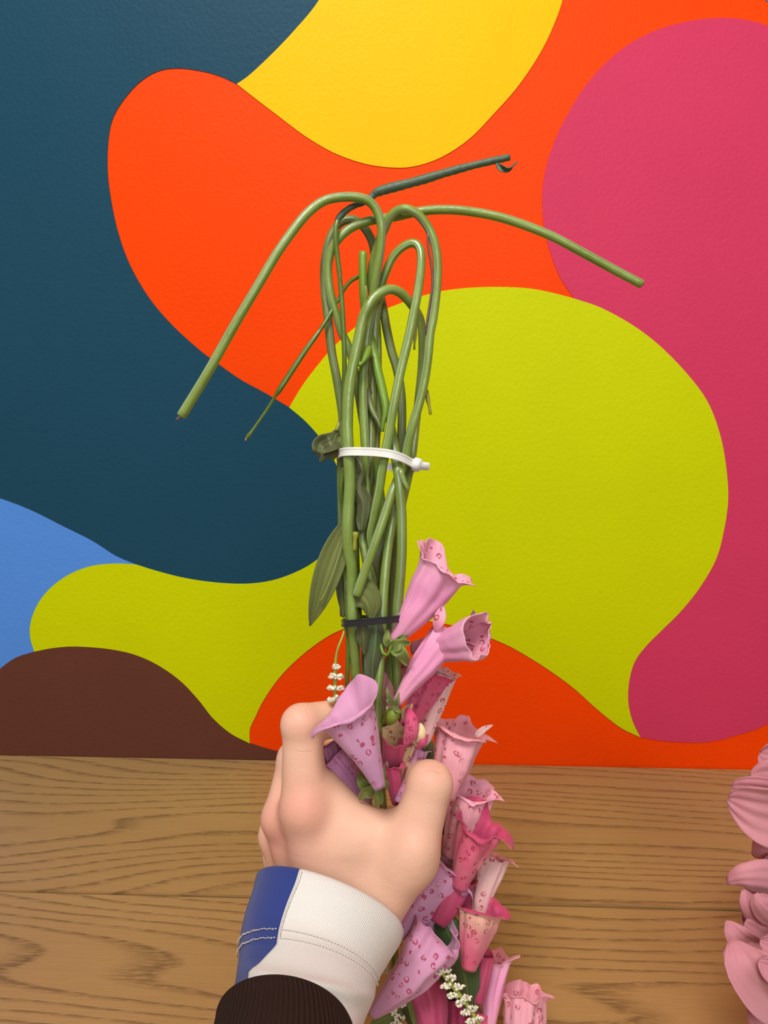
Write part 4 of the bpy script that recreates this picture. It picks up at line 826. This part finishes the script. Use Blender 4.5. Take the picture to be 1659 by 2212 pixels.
blossom(lil, (M_LILAC, M_LILAC0), (850, 2024, .386), (950, 1884, .370), 15, 56, [(95, .1, 30, 0), (200, .35, 60, -60)], base_ext=.42, base_curl=140, seed=24, op=-9, power=1.05, label='lilac speckled bell emerging from behind the wrist')
blossom(mg, (M_MAG, M_MAG), (938, 1990, .392), (984, 1896, .388), 26, 34, [(180, .4, 45, 0), (90, .4, 35, 20)], seed=25, op=0, label='plain magenta bell tucked behind the lilac one')
blossom(mg, (M_CREAMP, M_MAG), (1012, 2092, .386), (1034, 1962, .374), 16, 45, [(195, .95, 50, -35), (100, .6, 26, 95), (0, .14, 50, 120), (270, .15, 30, 20)], base_curl=50, base_ext=.18, seed=26, op=16, label='cream to magenta bell below the pale speckled one')
blossom(lil, (M_LILAC, M_LILAC0), (804, 2194, .374), (940, 2032, .358), 9, 54, [(180, .55, 60, -50), (100, .45, 40, -70), (0, .1, 40, 20)], base_ext=.3, base_curl=5, seed=27, power=.95, op=14, label='lowest lilac bell, long and narrow')
blossom(pk, (M_PINK0, M_PINKL), (1056, 2228, .396), (1071, 2086, .382), 11, 25, [(80, 1.5, 38, 35), (180, 1.3, 45, -10), (270, .5, 40, 40), (0, .1, 40, 40)], seed=28, crease=.1, op=4, label='slim pink ribbed bell')
blossom(mg, (M_MAG, M_MAG), (1034, 2168, .390), (1046, 2068, .384), 10, 20, [(180, .6, 45, -30)], seed=29)
blossom(mg, (M_MAG, M_MAG), (936, 2264, .384), (917, 2138, .378), 24, 42, [(90, .3, 40, -70), (270, .2, 40, 10)], seed=30, base_curl=-20, op=-10, label='bright magenta bell at the bottom beside the lilac tip')
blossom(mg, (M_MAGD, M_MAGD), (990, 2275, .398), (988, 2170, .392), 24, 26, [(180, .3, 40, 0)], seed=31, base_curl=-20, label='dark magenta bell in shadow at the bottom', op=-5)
blossom(pk, (M_PINKL, M_PINKL), (1137, 2300, .394), (1132, 2164, .382), 34, 44, [(180, .85, 55, -50), (0, .12, 50, 60), (90, .45, 22, 70), (270, .45, 20, 70)], base_curl=30, base_ext=.2, seed=32, op=4, label='pale pink bell apart at the lower right')
blossom(mg, (M_MAGS, M_ROSE), (1030, 2250, .390), (1034, 2195, .384), 10, 18, [(180, .3, 40, -20)], seed=33)

# ------------------------------------------------------------------ dusty pink flowers at the right edge
def pflower(cx, cy, z, petals, label, stemrows=None):
    o = empty('pink_flower', tuple(at(cx, cy, z)), label, 'flower', None)
    for i, (pts, w, kw) in enumerate(petals):
        k = dict(cup=.35, prof=(1.3, .45), vein=.03, ruffle=.12, nu=21, nv=30, seed=i*3+1, thick=.0005); k.update(kw)
        sheet('petal', pts, w, M_ROSE, o, **k)
    for i in range(4):                           # the far side of the head, outside the picture
        a = math.radians(-60+i*40); tx, ty = cx+150*math.cos(a), cy+120*math.sin(a)
        sheet('petal', [(cx, cy, z), ((cx+tx)/2, (cy+ty)/2, z-.012), (tx, ty, z-.004)], 48, M_ROSE, o, cup=.35, prof=(1.35, .62), vein=.025, ruffle=.12, seed=40+i)
    b = at(cx, cy, z+.012); g = at(cx+20, cy, z+.02); gx, gy = g[0], g[1]
    tube('stem', [list(b)+[.003], [gx, gy, b[2]*.6, .003], [gx, gy+.004, .001, .003]], GREEN_D, o)
    tube('flower_centre', [list(at(cx, cy, z+.012))+[.006], list(at(cx, cy, z))+[.009], list(at(cx, cy, z-.008))+[.006]], BUD, o)
    return o
pflower(1745, 1735, .455, [([(1740, 1690, .457), (1690, 1650, .452), (1640, 1628, .458)], 46, {}),
    ([(1745, 1715, .452), (1680, 1690, .440), (1620, 1684, .442)], 50, dict(twist=14, cup=.25)),
    ([(1760, 1740, .446), (1690, 1728, .430), (1630, 1712, .428), (1580, 1702, .434)], 44, dict(vein=.05, cup=.3)),
    ([(1765, 1770, .442), (1690, 1762, .424), (1630, 1748, .420), (1572, 1726, .428)], 66, dict(vein=.05, twist=-6, cup=.2)),
    ([(1745, 1770, .448), (1690, 1800, .436), (1650, 1832, .432), (1626, 1848, .436)], 34, dict(twist=50, cup=-.5)),
    ([(1745, 1770, .442), (1700, 1840, .430), (1655, 1880, .430)], 36, dict(cup=-.4))], 'dusty pink flower at the right edge, topmost of the three')
pflower(1745, 1955, .430, [([(1745, 1920, .434), (1690, 1880, .428), (1640, 1872, .430)], 42, {}),
    ([(1745, 1960, .428), (1680, 1915, .410), (1620, 1902, .404), (1570, 1906, .410)], 46, dict(cup=-.45, prof=(1.1, .6))),
    ([(1755, 2010, .424), (1690, 1995, .404), (1630, 1960, .398), (1606, 1922, .402)], 42, dict(cup=-.5, prof=(1.1, .55))),
    ([(1750, 1990, .418), (1690, 1985, .398), (1650, 1960, .392), (1632, 1930, .394)], 34, dict(cup=-.6, prof=(1.2, .5))),
    ([(1750, 2010, .416), (1700, 2025, .398), (1650, 2030, .396)], 36, {})], 'dusty pink flower at the right edge, the middle one with a curled pointed petal')
pflower(1745, 2110, .410, [([(1740, 2070, .414), (1670, 2010, .408), (1605, 1968, .412)], 50, {}),
    ([(1700, 2060, .410), (1650, 2020, .402), (1610, 1990, .402)], 44, dict(cup=.4)),
    ([(1640, 2060, .406), (1600, 2030, .398), (1568, 1990, .402)], 30, dict(cup=.3, prof=(1.1, .6))),
    ([(1640, 2080, .408), (1600, 2070, .404), (1562, 2052, .408)], 28, dict(cup=.3)),
    ([(1760, 2150, .404), (1690, 2135, .384), (1620, 2095, .374), (1580, 2030, .384)], 72, dict(cup=.25, twist=8, prof=(1.15, .6))),
    ([(1745, 2080, .390), (1690, 2050, .380), (1642, 2032, .380)], 32, dict(cup=.4)),
    ([(1745, 2110, .386), (1690, 2100, .372), (1638, 2078, .372)], 34, dict(cup=.4)),
    ([(1750, 2180, .398), (1690, 2215, .390), (1615, 2168, .394)], 44, {})], 'dusty pink flower at the right edge, lowest of three, with one broad cupped petal')
